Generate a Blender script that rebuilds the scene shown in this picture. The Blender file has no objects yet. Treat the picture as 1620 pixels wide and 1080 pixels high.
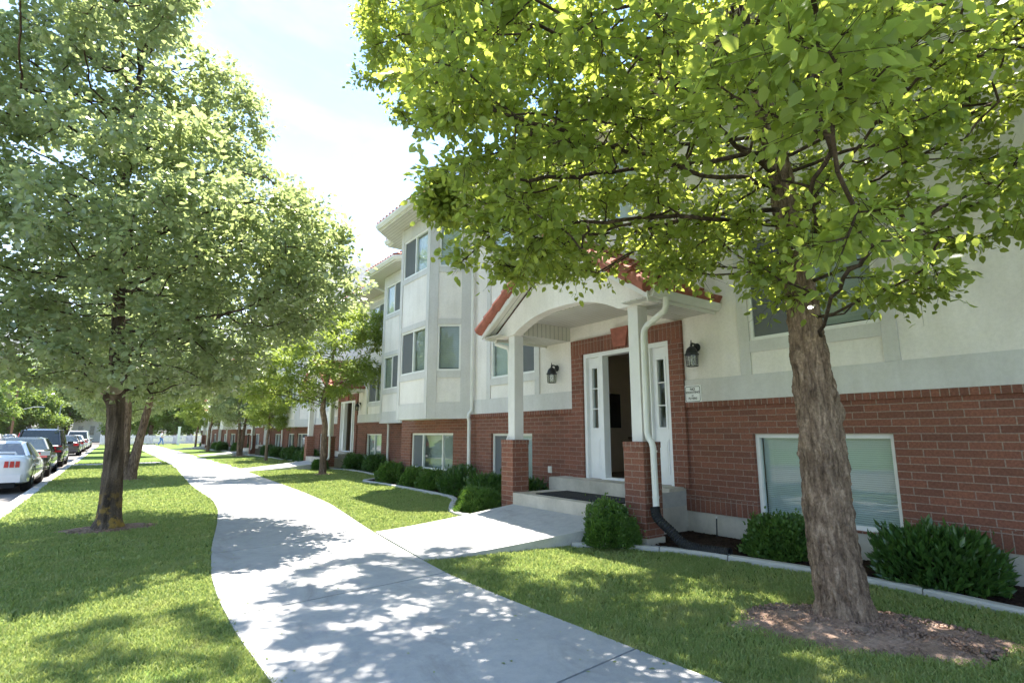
import bpy, math, numpy as np
from mathutils import Vector, Matrix
R = math.radians
rng = np.random.default_rng(7)
scene = bpy.context.scene
COL = scene.collection
GZ = -1.4            # level of the front walk; the camera's eye is the origin

# ------------------------------------------------------------------ node helpers
def new_mat(name):
    m = bpy.data.materials.new(name); m.use_nodes = True
    nt = m.node_tree; nt.nodes.clear()
    out = nt.nodes.new('ShaderNodeOutputMaterial')
    return m, nt, out
def N(nt, typ, **kw):
    n = nt.nodes.new(typ)
    for k, v in kw.items():
        if k in n.inputs.keys(): n.inputs[k].default_value = v
        else: setattr(n, k, v)
    return n
def ramp(nt, stops, src=None):
    r = nt.nodes.new('ShaderNodeValToRGB'); e = r.color_ramp.elements
    while len(e) < len(stops): e.new(0.5)
    for el, (p, c) in zip(e, stops):
        el.position = p; el.color = (*c, 1) if len(c) == 3 else c
    if src is not None: nt.links.new(src, r.inputs[0])
    return r
def mixc(nt, a, b, fac, mode='MIX'):
    m = nt.nodes.new('ShaderNodeMix'); m.data_type = 'RGBA'; m.blend_type = mode
    for s, v in ((m.inputs[0], fac), (m.inputs[6], a), (m.inputs[7], b)):
        if hasattr(v, 'links'): nt.links.new(v, s)
        else: s.default_value = v if not isinstance(v, tuple) else (*v, 1)[:4]
    return m.outputs[2]
def noise(nt, scale, detail=4, rough=.55, vec=None, dist=0):
    n = N(nt, 'ShaderNodeTexNoise', Scale=scale, Detail=detail, Roughness=rough, Distortion=dist)
    if vec is not None: nt.links.new(vec, n.inputs['Vector'])
    return n
def coords(nt, kind='Object', scale=(1, 1, 1)):
    t = nt.nodes.new('ShaderNodeTexCoord'); m = nt.nodes.new('ShaderNodeMapping')
    m.inputs['Scale'].default_value = scale
    nt.links.new(t.outputs[kind], m.inputs['Vector']); return m.outputs[0]
def finish(nt, out, col, rough=.8, bump=None, bstr=.3, bdist=.01, metal=0, spec=.5, **kw):
    p = N(nt, 'ShaderNodeBsdfPrincipled', Roughness=rough if not hasattr(rough, 'links') else .5, Metallic=metal)
    p.inputs['Specular IOR Level'].default_value = spec
    if hasattr(rough, 'links'): nt.links.new(rough, p.inputs['Roughness'])
    if hasattr(col, 'links'): nt.links.new(col, p.inputs['Base Color'])
    else: p.inputs['Base Color'].default_value = (*col, 1)
    for k, v in kw.items(): p.inputs[k].default_value = v
    if bump is not None:
        b = N(nt, 'ShaderNodeBump', Strength=bstr, Distance=bdist)
        nt.links.new(bump, b.inputs['Height']); nt.links.new(b.outputs[0], p.inputs['Normal'])
    nt.links.new(p.outputs[0], out.inputs[0]); return p

M = {}
def simple(name, col, rough=.6, var=.12, scale=6, bstr=.15, bdist=.004, metal=0, spec=.5, bscale=60, **kw):
    m, nt, out = new_mat(name); v = coords(nt)
    n = noise(nt, scale, 5, .6, v)
    c = ramp(nt, [(.3, tuple(x * (1 - var) for x in col)), (.7, tuple(min(1, x * (1 + var)) for x in col))], n.outputs[0])
    b = noise(nt, bscale, 3, .6, v)
    finish(nt, out, c.outputs[0], rough, b.outputs[0], bstr, bdist, metal, spec, **kw)
    M[name] = m; return m
simple('stucco', (.84, .79, .745), .92, .04, 1.2, .55, .006, bscale=70, spec=.2)
simple('trim', (.655, .635, .615), .9, .05, 1.5, .45, .005, bscale=80, spec=.2)
simple('whitepaint', (.80, .80, .79), .45, .04, 3, .05)
simple('postwhite', (.70, .68, .65), .7, .06, 5, .3, .004)
simple('vinyl_frame', (.80, .79, .75), .45, .04, 4, .03)
simple('gutter', (.74, .72, .67), .4, .08, 3, .05)
simple('steel_dark', (.02, .02, .022), .45, .3, 20, .3)
simple('rubber', (.012, .012, .013), .7, .2, 20, .3)
simple('mat_black', (.018, .018, .02), .95, .3, 30, .8, .01, bscale=250)
simple('concrete_step', (.50, .46, .39), .9, .2, 2.2, .5, .006)
simple('foyer', (.50, .40, .30), .9, .05)
simple('foyer_floor', (.22, .16, .12), .7, .1)
simple('blind', (.62, .63, .60), .7, .03)
simple('blind_dark', (.42, .42, .38), .7, .05)
simple('screen', (.13, .135, .14), .9, .1)
simple('dark_backing', (.10, .09, .08), .95, .1)
simple('picture', (.01, .01, .012), .25, .1)
simple('terracotta', (.34, .115, .08), .8, .25, 9, .5, .006)
simple('shingle', (.10, .085, .08), .95, .3, 4)
simple('wood_pole', (.19, .10, .06), .9, .25, 3)
simple('galv', (.42, .44, .45), .45, .1, 5, metal=.6)
simple('skin', (.55, .33, .24), .6, .05)
simple('denim', (.05, .16, .42), .9, .15, 20)
simple('shirt', (.75, .76, .78), .9, .05)
simple('hair', (.05, .03, .02), .8, .2)
simple('wall_far', (.62, .60, .56), .9, .06, .5)
simple('roof_far', (.42, .17, .10), .9, .2, 1.0)
simple('fencewhite', (.66, .66, .64), .7, .08, 1.5)
simple('lens_red', (.42, .012, .012), .15, .1)
simple('plate', (.55, .45, .42), .5, .3, 14)
simple('chrome', (.7, .7, .7), .15, .05, metal=1)
simple('tyre', (.015, .015, .015), .85, .2)
simple('ivory', (.72, .70, .64), .6, .04)

def weather(name):
    m = M[name]; nt = m.node_tree; p = next(n for n in nt.nodes if n.type == 'BSDF_PRINCIPLED'); src = p.inputs['Base Color'].links[0].from_socket
    v = coords(nt, 'Object', (1, 1, .12)); n = noise(nt, 5, 5, .65, v, .3); v2 = coords(nt); n2 = noise(nt, .6, 4, .6, v2); n3 = noise(nt, 25, 4, .7, v2)
    c = mixc(nt, src, ramp(nt, [(.32, (.93, .925, .91)), (.60, (1, 1, 1))], n.outputs[0]).outputs[0], 1.0, 'MULTIPLY')
    c = mixc(nt, c, ramp(nt, [(.35, (.93, .92, .91)), (.65, (1.02, 1.02, 1.02))], n2.outputs[0]).outputs[0], 1.0, 'MULTIPLY')
    c = mixc(nt, c, ramp(nt, [(.3, (.93, .93, .93)), (.6, (1.02, 1.02, 1.02))], n3.outputs[0]).outputs[0], 1.0, 'MULTIPLY')
    nt.links.new(c, p.inputs['Base Color'])
for k_ in ('stucco', 'trim', 'concrete_step'): weather(k_)
def carpaint(name, col, rough=.25):
    m, nt, out = new_mat(name); v = coords(nt)
    n = noise(nt, 2, 4, .6, v)
    c = ramp(nt, [(.3, tuple(x * .93 for x in col)), (.7, col)], n.outputs[0])
    p = finish(nt, out, c.outputs[0], rough, None)
    p.inputs['Coat Weight'].default_value = .8; p.inputs['Coat Roughness'].default_value = .05
    M[name] = m
carpaint('paint_white', (.72, .73, .74)); carpaint('paint_green', (.02, .028, .022)); carpaint('paint_black', (.012, .013, .016))
carpaint('paint_grey', (.055, .05, .055)); carpaint('paint_silver', (.33, .34, .35)); carpaint('paint_red', (.45, .02, .03))

def m_glass(name, tint=(.9, .95, .95), dark=.0):
    m, nt, out = new_mat(name)
    v = coords(nt); w = noise(nt, 1.3, 2, .5, v)
    b = N(nt, 'ShaderNodeBump', Strength=.08, Distance=.02); nt.links.new(w.outputs[0], b.inputs['Height'])
    t = N(nt, 'ShaderNodeBsdfTransparent'); t.inputs[0].default_value = (*tint, 1)
    g = N(nt, 'ShaderNodeBsdfGlossy', Roughness=.02); nt.links.new(b.outputs[0], g.inputs['Normal'])
    lw = nt.nodes.new('ShaderNodeLayerWeight'); lw.inputs[0].default_value = .5; pw = N(nt, 'ShaderNodeMath', operation='POWER'); nt.links.new(lw.outputs['Facing'], pw.inputs[0]); pw.inputs[1].default_value = 4.0
    f = N(nt, 'ShaderNodeMath', operation='MULTIPLY_ADD'); nt.links.new(pw.outputs[0], f.inputs[0]); f.inputs[1].default_value = .85; f.inputs[2].default_value = .035
    mr = N(nt, 'ShaderNodeMath', operation='ADD'); nt.links.new(f.outputs[0], mr.inputs[0]); mr.inputs[1].default_value = dark
    mx = N(nt, 'ShaderNodeMixShader'); nt.links.new(mr.outputs[0], mx.inputs[0])
    nt.links.new(t.outputs[0], mx.inputs[1]); nt.links.new(g.outputs[0], mx.inputs[2]); nt.links.new(mx.outputs[0], out.inputs[0])
    M[name] = m
m_glass('glass'); m_glass('lamp_glass', (.85, .88, .85), .05)
simple('car_glass', (.018, .024, .022), .06, .2, 3, 0, spec=.9)

def m_screen():
    m, nt, out = new_mat('screen'); t = N(nt, 'ShaderNodeBsdfTransparent'); d = N(nt, 'ShaderNodeBsdfDiffuse'); d.inputs[0].default_value = (.20, .21, .215, 1)
    mx = N(nt, 'ShaderNodeMixShader', Fac=.62); nt.links.new(t.outputs[0], mx.inputs[1]); nt.links.new(d.outputs[0], mx.inputs[2]); nt.links.new(mx.outputs[0], out.inputs[0]); M['screen'] = m
m_screen()
def m_brick(name, soldier=False):
    m, nt, out = new_mat(name)
    uv = coords(nt, 'UV')
    if soldier:
        s = nt.nodes.new('ShaderNodeSeparateXYZ'); nt.links.new(uv, s.inputs[0])
        c = nt.nodes.new('ShaderNodeCombineXYZ'); nt.links.new(s.outputs[1], c.inputs[0]); nt.links.new(s.outputs[0], c.inputs[1]); uv = c.outputs[0]
    b = N(nt, 'ShaderNodeTexBrick'); nt.links.new(uv, b.inputs['Vector'])
    b.inputs['Scale'].default_value = 1; b.inputs['Brick Width'].default_value = .25; b.inputs['Row Height'].default_value = .078
    b.inputs['Mortar Size'].default_value = .0055; b.inputs['Mortar Smooth'].default_value = .25; b.inputs['Bias'].default_value = -.1
    if soldier: b.offset = 0
    b.inputs['Color1'].default_value = (.27, .112, .075, 1); b.inputs['Color2'].default_value = (.185, .082, .058, 1)
    b.inputs['Mortar'].default_value = (.34, .26, .215, 1)
    n = noise(nt, 1.6, 4, .6, uv); n2 = noise(nt, 45, 4, .65, uv)
    c1 = mixc(nt, b.outputs[0], (.36, .15, .085), ramp(nt, [(.55, (0, 0, 0)), (.85, (.35, .35, .35))], n.outputs[0]).outputs[0])
    c2 = mixc(nt, c1, ramp(nt, [(.3, (.62, .6, .6)), (.7, (1.15, 1.12, 1.1))], n2.outputs[0]).outputs[0], 1.0, 'MULTIPLY')
    inv = N(nt, 'ShaderNodeMath', operation='MULTIPLY_ADD'); nt.links.new(b.outputs['Fac'], inv.inputs[0]); inv.inputs[1].default_value = -1; inv.inputs[2].default_value = 1
    ad = N(nt, 'ShaderNodeMath', operation='MULTIPLY_ADD'); nt.links.new(n2.outputs[0], ad.inputs[0]); ad.inputs[1].default_value = .35; nt.links.new(inv.outputs[0], ad.inputs[2])
    finish(nt, out, c2, .88, ad.outputs[0], .8, .008, spec=.25)
    M[name] = m
m_brick('brick'); m_brick('brick_soldier', True)

def m_soffit():
    m, nt, out = new_mat('soffit'); uv = coords(nt, 'UV')
    w = N(nt, 'ShaderNodeTexWave', Scale=1/.1*.5/3.14159*3.14159); w.wave_type = 'BANDS'; w.bands_direction = 'X'; w.inputs['Scale'].default_value = 3.2
    nt.links.new(uv, w.inputs['Vector'])
    r = ramp(nt, [(0, (0, 0, 0)), (.08, (1, 1, 1))], w.outputs[1])
    n = noise(nt, 2.2, 4, .6, uv)
    c = ramp(nt, [(.35, (.66, .64, .59)), (.7, (.60, .57, .50))], n.outputs[0])
    c2 = mixc(nt, (.30, .29, .27), c.outputs[0], r.outputs[0])
    finish(nt, out, c2, .6, r.outputs[0], .6, .006); M['soffit'] = m
m_soffit()

def m_concrete(name, a, b2, speck=True):
    m, nt, out = new_mat(name); v = coords(nt)
    n = noise(nt, .55, 5, .6, v, .3); n1 = noise(nt, 9, 5, .7, v); n2 = noise(nt, 140, 3, .7, v)
    c = ramp(nt, [(.3, a), (.7, b2)], n.outputs[0]).outputs[0]
    c = mixc(nt, c, ramp(nt, [(.3, (.86, .86, .87)), (.65, (1.04, 1.03, 1.0))], n1.outputs[0]).outputs[0], 1.0, 'MULTIPLY')
    c = mixc(nt, c, ramp(nt, [(.28, (.72, .72, .72)), (.42, (1, 1, 1)), (.8, (1.06, 1.06, 1.05))], n2.outputs[0]).outputs[0], 1.0, 'MULTIPLY')
    if speck:
        gg = nt.nodes.new('ShaderNodeNewGeometry'); c = mixc(nt, c, ramp(nt, [(0, (.88, .88, .89)), (1, (1.06, 1.05, 1.04))], gg.outputs['Random Per Island']).outputs[0], 1.0, 'MULTIPLY')
        st = noise(nt, 1.7, 6, .7, coords(nt, 'Object', (1, .45, 1)), 1.2); c = mixc(nt, c, ramp(nt, [(.30, (.80, .79, .77)), (.46, (1, 1, 1))], st.outputs[0]).outputs[0], 1.0, 'MULTIPLY')
        vo = N(nt, 'ShaderNodeTexVoronoi', Scale=9); nt.links.new(v, vo.inputs['Vector'])
        c = mixc(nt, (.10, .085, .07), c, ramp(nt, [(.012, (.4, .4, .4)), (.025, (1, 1, 1))], vo.outputs[0]).outputs[0])
    finish(nt, out, c, .9, n2.outputs[0], .35, .004, spec=.25); M[name] = m
m_concrete('sidewalk', (.38, .375, .375), (.47, .46, .455)); m_concrete('kerb', (.38, .37, .35), (.47, .46, .44), False)
m_concrete('asphalt', (.16, .145, .135), (.24, .215, .20), False)

def m_ground(name, cols, s1, s2, bstr=.6, bdist=.02, bs=60):
    m, nt, out = new_mat(name); v = coords(nt)
    n = noise(nt, s1, 5, .6, v); n2 = noise(nt, s2, 5, .7, v); n3 = noise(nt, bs, 4, .7, v)
    c = ramp(nt, [(.32, cols[0]), (.5, cols[1]), (.68, cols[2])], n.outputs[0]).outputs[0]
    c = mixc(nt, c, ramp(nt, [(.3, (.6, .6, .6)), (.7, (1.3, 1.3, 1.3))], n2.outputs[0]).outputs[0], 1.0, 'MULTIPLY')
    finish(nt, out, c, .95, n3.outputs[0], bstr, bdist, spec=.1); M[name] = m
m_ground('turf', [(.09, .145, .03), (.12, .18, .04), (.17, .20, .075)], .7, 30)
m_ground('far_ground', [(.10, .14, .04), (.14, .16, .06), (.2, .18, .1)], .05, 2)
m_ground('soil', [(.29, .19, .135), (.37, .25, .19), (.43, .32, .25)], 3, 22, 1, .03, 40)
m_ground('mulch', [(.035, .022, .017), (.055, .034, .025), (.085, .055, .04)], 4, 40, 1, .03, 70)
m_ground('rock', [(.035, .05, .03), (.075, .075, .06), (.14, .125, .105)], .004, .03, .3, 5, .02)

def m_leaf(name, c_dark, c_light, trans, tfac=.45, rough=.42, spec=.5, straw=None):
    m, nt, out = new_mat(name)
    g = nt.nodes.new('ShaderNodeNewGeometry')
    v = coords(nt); n = noise(nt, .9, 3, .5, v)
    ad = N(nt, 'ShaderNodeMath', operation='MULTIPLY_ADD'); nt.links.new(n.outputs[0], ad.inputs[0]); ad.inputs[1].default_value = .7
    mu = N(nt, 'ShaderNodeMath', operation='MULTIPLY'); nt.links.new(g.outputs['Random Per Island'], mu.inputs[0]); mu.inputs[1].default_value = .5
    nt.links.new(mu.outputs[0], ad.inputs[2])
    c = ramp(nt, [(.2, c_dark), (.85, c_light)], ad.outputs[0]).outputs[0]
    if straw:
        ns = noise(nt, 2.3, 5, .7, v, .5); rs = ramp(nt, [(.50, (0, 0, 0)), (.74, (.85, .85, .85))], ns.outputs[0])
        rr_ = ramp(nt, [(.80, (0, 0, 0)), (.86, (.7, .7, .7))], g.outputs['Random Per Island'])
        mxx = N(nt, 'ShaderNodeMath', operation='MAXIMUM'); nt.links.new(rs.outputs[0], mxx.inputs[0]); nt.links.new(rr_.outputs[0], mxx.inputs[1])
        c = mixc(nt, c, straw, mxx.outputs[0])
    p = N(nt, 'ShaderNodeBsdfPrincipled', Roughness=rough); p.inputs['Specular IOR Level'].default_value = spec
    nt.links.new(c, p.inputs['Base Color'])
    t = N(nt, 'ShaderNodeBsdfTranslucent')
    tc = mixc(nt, c, trans, .75); nt.links.new(tc, t.inputs[0])
    mx = N(nt, 'ShaderNodeMixShader', Fac=tfac); nt.links.new(p.outputs[0], mx.inputs[1]); nt.links.new(t.outputs[0], mx.inputs[2])
    nt.links.new(mx.outputs[0], out.inputs[0]); M[name] = m
m_leaf('leaf_pear', (.065, .115, .028), (.21, .28, .075), (.62, .70, .10), .58, .34, .6)
m_leaf('leaf_kerb', (.10, .145, .065), (.30, .36, .21), (.50, .58, .20), .50, .27, 1.0)
m_leaf('leaf_ash', (.09, .16, .03), (.26, .32, .08), (.46, .56, .08), .45, .45)
m_leaf('leaf_far', (.08, .15, .03), (.20, .28, .07), (.38, .50, .07), .4, .55)
m_leaf('leaf_laurel', (.03, .07, .022), (.075, .16, .035), (.18, .34, .03), .28, .28, .7)
m_leaf('leaf_box', (.04, .09, .025), (.11, .20, .04), (.24, .42, .04), .3, .4)
m_leaf('grassblade', (.15, .225, .055), (.29, .37, .13), (.48, .55, .15), .42, .5, .35, (.42, .40, .17))

def m_bark(name, a, b2, c3, zs=.13, s=14, bdist=.03, bstr=.9, lichen=False):
    m, nt, out = new_mat(name)
    v = coords(nt, 'Object', (1, 1, zs)); vo = coords(nt)
    n = noise(nt, s, 6, .65, v, .6); n2 = noise(nt, 55, 4, .7, vo); n3 = noise(nt, 2.5, 3, .5, vo)
    c = ramp(nt, [(.33, a), (.5, b2), (.66, c3)], n.outputs[0]).outputs[0]
    c = mixc(nt, c, ramp(nt, [(.3, (.65, .63, .6)), (.7, (1.25, 1.2, 1.15))], n2.outputs[0]).outputs[0], 1.0, 'MULTIPLY')
    c = mixc(nt, c, ramp(nt, [(.35, (.75, .72, .7)), (.65, (1.15, 1.12, 1.1))], n3.outputs[0]).outputs[0], 1.0, 'MULTIPLY')
    if lichen:
        s_ = nt.nodes.new('ShaderNodeSeparateXYZ'); nt.links.new(vo, s_.inputs[0])
        r = ramp(nt, [(.0, (1, 1, 1)), (.75, (0, 0, 0))], s_.outputs[2])
        mm = N(nt, 'ShaderNodeMath', operation='MULTIPLY'); nt.links.new(r.outputs[0], mm.inputs[0])
        nt.links.new(ramp(nt, [(.5, (0, 0, 0)), (.6, (.8, .8, .8))], noise(nt, 7, 5, .6, vo).outputs[0]).outputs[0], mm.inputs[1])
        c = mixc(nt, c, (.42, .26, .05), mm.outputs[0])
    finish(nt, out, c, .92, n.outputs[0], bstr, bdist, spec=.2); M[name] = m
m_bark('bark', (.085, .060, .044), (.23, .168, .125), (.40, .31, .235), zs=.22, s=26, bdist=.02, bstr=1.0)
m_bark('bark_lichen', (.04, .032, .025), (.11, .088, .07), (.19, .155, .125), lichen=True)
m_bark('bark_branch', (.035, .026, .02), (.07, .052, .04), (.13, .10, .08), .4, 20, .01)
simple('cutwood', (.36, .29, .22), .9, .2, 14)

# ------------------------------------------------------------------ mesh helpers
def auto_uv(me):
    nl = len(me.loops)
    if not nl: return
    co = np.empty(len(me.vertices) * 3, np.float32); me.vertices.foreach_get('co', co); co = co.reshape(-1, 3)
    vi = np.empty(nl, np.int32); me.loops.foreach_get('vertex_index', vi)
    nf = len(me.polygons)
    no = np.empty(nf * 3, np.float32); me.polygons.foreach_get('normal', no); no = np.abs(no.reshape(-1, 3))
    lt = np.empty(nf, np.int32); me.polygons.foreach_get('loop_total', lt)
    k = np.repeat(no.argmax(1), lt); P = co[vi]
    uv = np.where((k == 0)[:, None], P[:, [1, 2]], np.where((k == 1)[:, None], P[:, [0, 2]], P[:, [0, 1]]))
    l = me.uv_layers.new(name='UVMap'); l.data.foreach_set('uv', uv.astype(np.float32).ravel())

def link_obj(name, me, mat=None, parent=None, smooth=False, loc=None):
    if mat: me.materials.append(M[mat])
    o = bpy.data.objects.new(name, me); COL.objects.link(o)
    if parent: o.parent = parent
    if loc is not None: o.location = loc
    if smooth: me.polygons.foreach_set('use_smooth', [True] * len(me.polygons))
    return o

def np_mesh(name, V, tris=None, quads=None, mat=None, parent=None, smooth=False, loc=None, uv=False):
    me = bpy.data.meshes.new(name); V = np.asarray(V, np.float32)
    me.vertices.add(len(V)); me.vertices.foreach_set('co', V.ravel())
    idx = []; tot = []
    if tris is not None and len(tris): idx.append(np.asarray(tris, np.int32).ravel()); tot.append(np.full(len(tris), 3, np.int32))
    if quads is not None and len(quads): idx.append(np.asarray(quads, np.int32).ravel()); tot.append(np.full(len(quads), 4, np.int32))
    idx = np.concatenate(idx); tot = np.concatenate(tot)
    me.loops.add(len(idx)); me.loops.foreach_set('vertex_index', idx)
    st = np.concatenate([[0], np.cumsum(tot)[:-1]]).astype(np.int32)
    me.polygons.add(len(tot)); me.polygons.foreach_set('loop_start', st); me.polygons.foreach_set('loop_total', tot)
    me.update(calc_edges=True)
    if uv: auto_uv(me)
    return link_obj(name, me, mat, parent, smooth, loc)

class MB:
    def __init__(s): s.v = []; s.f = []; s.g = []
    def add(s, vs, fs):
        o = len(s.v); s.g.append((o, len(s.f))); s.v += [tuple(map(float, p)) for p in vs]; s.f += [tuple(i + o for i in f) for f in fs]; return s
    def quad(s, a, b, c, d): return s.add([a, b, c, d], [(0, 1, 2, 3)])
    def box(s, x0, x1, y0, y1, z0, z1):
        v = [(x, y, z) for z in (z0, z1) for y in (y0, y1) for x in (x0, x1)]
        return s.add(v, [(0, 2, 3, 1), (4, 5, 7, 6), (0, 1, 5, 4), (2, 6, 7, 3), (0, 4, 6, 2), (1, 3, 7, 5)])
    def obox(s, o, u, n, u0, u1, n0, n1, z0, z1):          # box in a facet frame
        o = Vector(o); u = Vector(u); n = Vector(n); Z = Vector((0, 0, 1))
        v = [o + u * a + n * b + Z * c for c in (z0, z1) for b in (n0, n1) for a in (u0, u1)]
        fs = [(0, 2, 3, 1), (4, 5, 7, 6), (0, 1, 5, 4), (2, 6, 7, 3), (0, 4, 6, 2), (1, 3, 7, 5)]
        if u.cross(n).z < 0: fs = [f[::-1] for f in fs]
        return s.add(v, fs)
    def tube(s, pts, r, n=10, caps=True):
        pts = [Vector(p) for p in pts]; m = len(pts)
        rr = r if isinstance(r, (list, tuple)) else [r] * m
        up = Vector((0, 0, 1)); rings = []; prev = None
        for i, p in enumerate(pts):
            t = (pts[min(i + 1, m - 1)] - pts[max(i - 1, 0)]).normalized()
            if prev is None:
                a = t.cross(up)
                if a.length < .05: a = t.cross(Vector((1, 0, 0)))
                a.normalize()
            else: a = (prev - t * prev.dot(t)).normalized()
            b = t.cross(a); prev = a
            rings.append([p + (a * math.cos(2 * math.pi * k / n) + b * math.sin(2 * math.pi * k / n)) * rr[i] for k in range(n)])
        vs = [q for rg in rings for q in rg]; fs = []
        for i in range(m - 1):
            for k in range(n):
                k2 = (k + 1) % n; fs.append((i * n + k, i * n + k2, (i + 1) * n + k2, (i + 1) * n + k))
        if caps: fs += [tuple(range(n))[::-1], tuple(range((m - 1) * n, m * n))]
        return s.add(vs, fs)
    def lathe(s, prof, c, n=16):
        vs = []; fs = []
        for (r, z) in prof:
            for k in range(n):
                a = 2 * math.pi * k / n; vs.append((c[0] + r * math.cos(a), c[1] + r * math.sin(a), c[2] + z))
        for i in range(len(prof) - 1):
            for k in range(n):
                k2 = (k + 1) % n; fs.append((i * n + k, i * n + k2, (i + 1) * n + k2, (i + 1) * n + k))
        return s.add(vs, fs)
    def sweep(s, prof, path, caps=True):                   # prof: (offset to the left of travel, z); path: xy(z)
        P = [Vector((p[0], p[1], p[2] if len(p) > 2 else 0)) for p in path]; m = len(P); n = len(prof); vs = []; fs = []
        for i, p in enumerate(P):
            d0 = (P[i] - P[i - 1]) if i else (P[1] - P[0]); d1 = (P[i + 1] - P[i]) if i < m - 1 else d0
            d0.z = d1.z = 0; d0.normalize(); d1.normalize()
            n0 = Vector((-d0.y, d0.x, 0)); n1 = Vector((-d1.y, d1.x, 0)); b = n0 + n1
            b = b / max(b.length_squared / 2, .3)
            for (a, z) in prof: vs.append(p + b * a + Vector((0, 0, z)))
        for i in range(m - 1):
            for k in range(n):
                k2 = (k + 1) % n; fs.append((i * n + k, (i + 1) * n + k, (i + 1) * n + k2, i * n + k2))
        if caps: fs += [tuple(range(n)), tuple(range((m - 1) * n, m * n))[::-1]]
        return s.add(vs, fs)
    def wall(s, o, u, n, th, u0, u1, z0, z1, holes=()):    # wall slab: outer face at n=0, back at -th, with openings
        o = Vector(o); u = Vector(u); n = Vector(n); Z = Vector((0, 0, 1)); flip = u.cross(Z).dot(n) < 0
        def q(*pts):
            vs = [o + u * a + n * b + Z * c for a, b, c in pts]
            s.add(vs[::-1] if flip else vs, [(0, 1, 2, 3)])
        us = sorted({u0, u1, *[min(max(h[i], u0), u1) for h in holes for i in (0, 1)]}); zs = sorted({z0, z1, *[min(max(h[i], z0), z1) for h in holes for i in (2, 3)]})
        def solid(a, c):
            return not any(h[0] < a < h[1] and h[2] < c < h[3] for h in holes)
        nu = len(us) - 1; nz = len(zs) - 1
        S = [[solid((us[i] + us[i + 1]) / 2, (zs[j] + zs[j + 1]) / 2) for j in range(nz)] for i in range(nu)]
        for i in range(nu):
            for j in range(nz):
                if not S[i][j]: continue
                a, b, c, d = us[i], us[i + 1], zs[j], zs[j + 1]
                q((a, 0, c), (b, 0, c), (b, 0, d), (a, 0, d)); q((b, -th, c), (a, -th, c), (a, -th, d), (b, -th, d))
                if i == 0 or not S[i - 1][j]: q((a, -th, c), (a, 0, c), (a, 0, d), (a, -th, d))
                if i == nu - 1 or not S[i + 1][j]: q((b, 0, c), (b, -th, c), (b, -th, d), (b, 0, d))
                if j == 0 or not S[i][j - 1]: q((a, -th, c), (b, -th, c), (b, 0, c), (a, 0, c))
                if j == nz - 1 or not S[i][j + 1]: q((a, 0, d), (b, 0, d), (b, -th, d), (a, -th, d))
        return s
    def build_each(s, name, mat=None, parent=None, smooth=False, z=0):   # one object per added piece
        g = s.g + [(len(s.v), len(s.f))]
        for (v0, f0), (v1, f1) in zip(g[:-1], g[1:]):
            b = MB(); b.add(s.v[v0:v1], [tuple(i - v0 for i in f_) for f_ in s.f[f0:f1]]); b.build(name, mat, parent, smooth, z=z)
    def build(s, name, mat=None, parent=None, smooth=False, loc=None, z=0):
        me = bpy.data.meshes.new(name)
        me.from_pydata([(a, b, c + z) for a, b, c in s.v] if z else s.v, [], s.f); me.update(); auto_uv(me)
        return link_obj(name, me, mat, parent, smooth, loc)

def tag(o, label=None, cat=None, group=None, kind=None):
    if label: o['label'] = label
    if cat: o['category'] = cat
    if group: o['group'] = group
    if kind: o['kind'] = kind
    return o
def empty(name, loc, rz=0):
    o = bpy.data.objects.new(name, None); COL.objects.link(o); o.location = loc; o.rotation_euler.z = rz; o.empty_display_size = .2
    return o
def copy_tree(o, parent=None):
    kids = [c for c in bpy.data.objects if c.parent == o]
    c = o.copy(); COL.objects.link(c)
    if parent: c.parent = parent
    for k in kids: copy_tree(k, c)
    return c

def vnoise(x, y, seed=0, px=None):                        # value noise, optional period in x
    r = np.random.default_rng(seed).random((64, 64)); xi = np.floor(x).astype(int); yi = np.floor(y).astype(int)
    fx = x - xi; fy = y - yi; fx = fx * fx * (3 - 2 * fx); fy = fy * fy * (3 - 2 * fy)
    mx = px if px else 64
    g = lambda a, b: r[(a % mx) % 64, b % 64]
    return (g(xi, yi) * (1 - fx) + g(xi + 1, yi) * fx) * (1 - fy) + (g(xi, yi + 1) * (1 - fx) + g(xi + 1, yi + 1) * fx) * fy
def fbm(x, y, oct=4, seed=0, px=None, gain=.5):
    t = 0; a = 1; s = 0
    for i in range(oct):
        t = t + a * vnoise(x * 2 ** i, y * 2 ** i, seed + i, px * 2 ** i if px else None); s += a; a *= gain
    return t / s

# ------------------------------------------------------------------ camera, light, world
f, HY, VX = 850., 686., 181.
tilt = math.atan((HY - 540) / f); th = math.atan((810 - VX) / math.hypot(f, HY - 540))
cam = bpy.data.cameras.new('camera'); co = bpy.data.objects.new('camera', cam); COL.objects.link(co)
cam.sensor_width = 36; cam.lens = f / 1620 * 36; cam.clip_start = .05; cam.clip_end = 20000
co.location = (0, 0, 0); co.rotation_euler = (math.pi / 2 + tilt, 0, -th); scene.camera = co
FW = np.array([math.sin(th) * math.cos(tilt), math.cos(th) * math.cos(tilt), math.sin(tilt)])
S = Vector((.14, .25, 1)).normalized()
sun = bpy.data.lights.new('sun', 'SUN'); sun.energy = 3.5; sun.angle = R(.53); sun.color = (1, .955, .87)
so = bpy.data.objects.new('sun', sun); COL.objects.link(so); so.rotation_euler = (-S).to_track_quat('-Z', 'Y').to_euler(); so.location = (0, 0, 30)
w = bpy.data.worlds.new('World'); scene.world = w; w.use_nodes = True; nt = w.node_tree; nt.nodes.clear()
sky = N(nt, 'ShaderNodeTexSky'); sky.sky_type = 'NISHITA'; sky.sun_disc = False; sky.sun_elevation = math.asin(S.z); sky.sun_rotation = math.atan2(S.x, S.y)
sky.altitude = 1400; sky.air_density = 1.0; sky.dust_density = .7; sky.ozone_density = 1.0
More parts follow.
